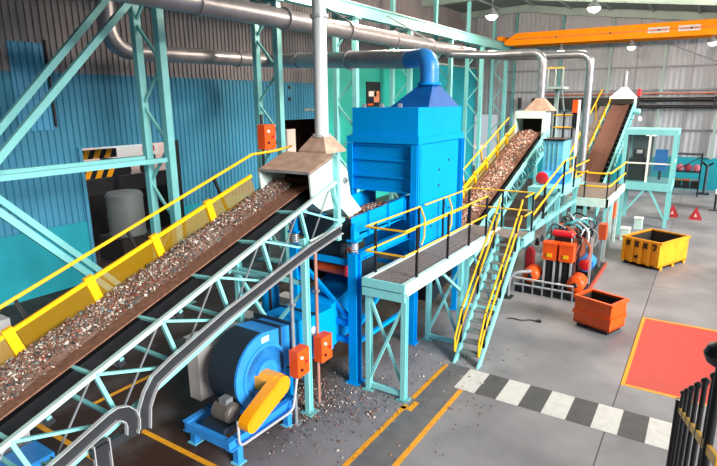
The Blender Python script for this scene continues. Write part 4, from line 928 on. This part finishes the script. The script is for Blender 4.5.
build('foot_bar', B((.5, 34.95, 0), (2.4, 35.02, .06)), black, t); build('sheet', B((.72, 35.0, .93), (1.3, 35.7, 1.1)), white, t)
for k, (x, y) in enumerate(((-2.55, 25.6), (-2.3, 28.2))):
    t = thing('concrete_block', (x, y, 0), ('white block standing by the service platform stairs', 'white block standing by the left cabin legs')[k], 'block', 'white blocks')
    build('block', MB().prism([(x-.18,y-.18,0),(x+.18,y-.18,0),(x+.16,y-.16,.5),(x-.16,y-.16,.5)], (0,.36,0)), pale, t); build('lip', B((x-.2,y-.2,.5),(x+.2,y+.2,.56)), white, t)

# ================================================================== YARD ITEMS
t = thing('storage_tank', (-19.0, 12.5, 0), 'large dull grey round tank standing in the yard opening', 'tank')
build('shell', MB().lathe((-19.0, 12.5, .95), (0,0,1), [(0,.6),(0,.68),(1.6,.68),(1.7,.6),(1.74,.2)], 28), mat('tank_grey', '#757b7b', .5, c2='#656a6a', scale=1), t)
for z in (1.0, 1.7, 2.45): build('hoop', MB().lathe((-19.0, 12.5, z), (0,0,1), [(0,.68),(0,.7),(.05,.7),(.05,.68)], 28), MATS['tank_grey'], t)
build('plinth', B((-19.8, 11.7, 0), (-18.2, 13.3, .95)), dark, t)
for k, z in enumerate((3.87, 3.08)):
    t = thing('hazard_beam', (-20.5, 12.4, z), ('upper orange and black striped beam in the yard opening', 'lower orange and black striped beam in the yard opening')[k], 'beam', 'striped beams in the yard')
    build('core', B((-20.6, 11.6, z), (-20.4, 13.3, z+.35)), black, t)
    for i in range(3): y = 11.75+i*.48; build('stripe', MB().prism([(-20.39,y,z+.01),(-20.39,y+.25,z+.01),(-20.39,y+.42,z+.34),(-20.39,y+.17,z+.34)], (.012,0,0)), yel_guard, t)
    if k == 0: build('post', B((-20.6, 11.62, 0), (-20.42, 11.8, 3.87)), black, t)
    else: build('post', B((-20.6, 13.1, 0), (-20.42, 13.28, 3.08)), black, t)
t = thing('parked_trailer', (-41, 27, 0), 'white box trailer with red panel parked out in the yard', 'trailer')
build('box', B((-42.5, 25.8, 1.7), (-40.2, 30.2, 2.5)), white, t); build('stripe', B((-40.2, 28.6, 2.0), (-40.17, 29.8, 2.48)), red, t)
build('chassis', B((-42.3, 26.0, 1.2), (-40.4, 30.0, 1.7)), black, t)
for y in (26.8, 29.0): build('wheel', MB().lathe((-40.5, y, .62), (1,0,0), [(0,.2),(0,.62),(.25,.62),(.25,.2)], 20), rubber, t)

# ================================================================== FLOOR DEBRIS
mb = MB(); random.seed(5)
for i in range(2600):
    k = random.random()
    if k < .6: x, y = random.gauss(-6.35, .28), random.gauss(7.6, .42)
    elif k < .8: x, y = random.gauss(-5.6, .5), random.gauss(8.2, .7)
    else: x, y = random.uniform(-6.5, -3), random.uniform(4.5, 12.5)
    rock(mb, (x, y, .012), .02*random.uniform(.5, 1.3))
tag(build('floor_chips', mb, chip_a, at=(-6.3, 7.7, 0)), 'small metal chips scattered on the floor around the switch box posts', 'scrap chips', kind='stuff')
t = thing('floor_cable', (-3.6, 14.2, 0), 'short dark cable lying on the concrete by the stairs', 'cable')
build('cable', MB().path([(-4.15+.1*k, 14.15+.05*math.sin(k*1.3)+.03*k, .02) for k in range(9)], .02, 7), mat('cable_brown', '#3a2c26', .6), t); build('plug', B((-3.4, 14.35, 0), (-3.28, 14.45, .05)), black, t)

# ================================================================== BLACK RAILING BY THE VIEWPOINT
rl = thing('stair_railing', (.12, 3.8, 0), 'black steel balusters with yellow lower rail descending at the corner', 'railing')
ra, rb = V(.085, 4.8, 3.65), V(.17, 2.9, 4.71)
def rp(t, dz=0.): return ra+(rb-ra)*t+V(0, 0, dz)
for k in range(6):
    t_ = k/5
    bl = build('baluster', T(rp(t_, -1.3), rp(t_), .014, 10), black, rl); build('knob', MB().lathe(rp(t_, -.03), (0,0,1), [(0,.014),(.012,.022),(.03,.022),(.042,.006)], 12), black, bl)
build('middle_rail', MB().beam(rp(-.08, -.16), rp(1.3, -.44), .02, .045), yellow, rl)
build('bottom_rail', MB().beam(rp(-.08, -1.25), rp(1.1, -1.25), .03, .05), black, rl)
build('newel_post', T((.07, 4.95, 0), (.07, 4.95, 3.5), .028, 10), black, rl)
build('newel_post', T((.175, 2.72, 0), (.175, 2.72, 4.85), .02, 10), black, rl)
build('newel_ball', MB().lathe((.165, 2.72, 4.83), (0,0,1), [(0,.02),(.02,.05),(.06,.066),(.10,.05),(.12,.01)], 16), black, rl)

# small things behind and below the chip conveyor
t = thing('grey_cabinet', (-9.7, 3.2, 0), 'plain pale grey cabinet standing behind the yellow mesh guard', 'cabinet')
build('body', B((-10.0, 2.6, .08), (-9.4, 3.85, 2.55)), mat('cabinet_grey', '#b5b7b8', .5), t); build('plinth', B((-9.98, 2.62, 0), (-9.42, 3.83, .08)), black, t); build('handle', B((-9.4, 3.3, 1.2), (-9.36, 3.34, 1.4)), black, t)
t = thing('blue_drive', (-8.7, 3.4, 0), 'small blue gear drive on the floor below the chip conveyor', 'gear drive')
build('case', B((-9.0, 3.1, .1), (-8.4, 3.75, .45)), blue_l, t); build('foot', B((-9.05, 3.05, 0), (-8.35, 3.8, .1)), blue_l, t); build('shaft', T((-8.4, 3.45, .28), (-8.2, 3.45, .28), .06), grey, t)
# bracket platform high behind the second conveyor head
t = thing('bracket_platform', (-7.6, 32, 6.5), 'small pale inspection platform high on struts behind the second conveyor hood', 'platform')
build('deck', B((-8.3, 31.6, 6.6), (-7.0, 33.0, 6.72)), rafter_m, t)
for x in (-8.2, -7.1): build('strut', BM((x, 32.8, 5.2), (x, 31.7, 6.6), .08), rafter_m, t)
for x in (-8.25, -7.85, -7.45, -7.05): build('rail_post', B((x-.03, 31.6, 6.72), (x+.03, 31.66, 7.75)), rafter_m, t)
build('rail', BM((-8.3, 31.63, 7.72), (-7.0, 31.63, 7.72), .06), yellow, t)
build('mast', BM((-7.6, 32.9, 0), (-7.6, 32.9, 6.6), .2), rafter_m, t)
t = thing('gas_cylinder', (-8.6, 9.3, 0), 'upright blue gas cylinder standing behind the fan duct', 'cylinder')
build('shell', MB().lathe((-8.6, 9.3, 0), (0,0,1), [(0,.18),(.04,.22),(1.6,.22),(1.8,.1)], 20), blue, t); build('valve', T((-8.6, 9.3, 1.78), (-8.6, 9.3, 2.0), .05), grey, t)
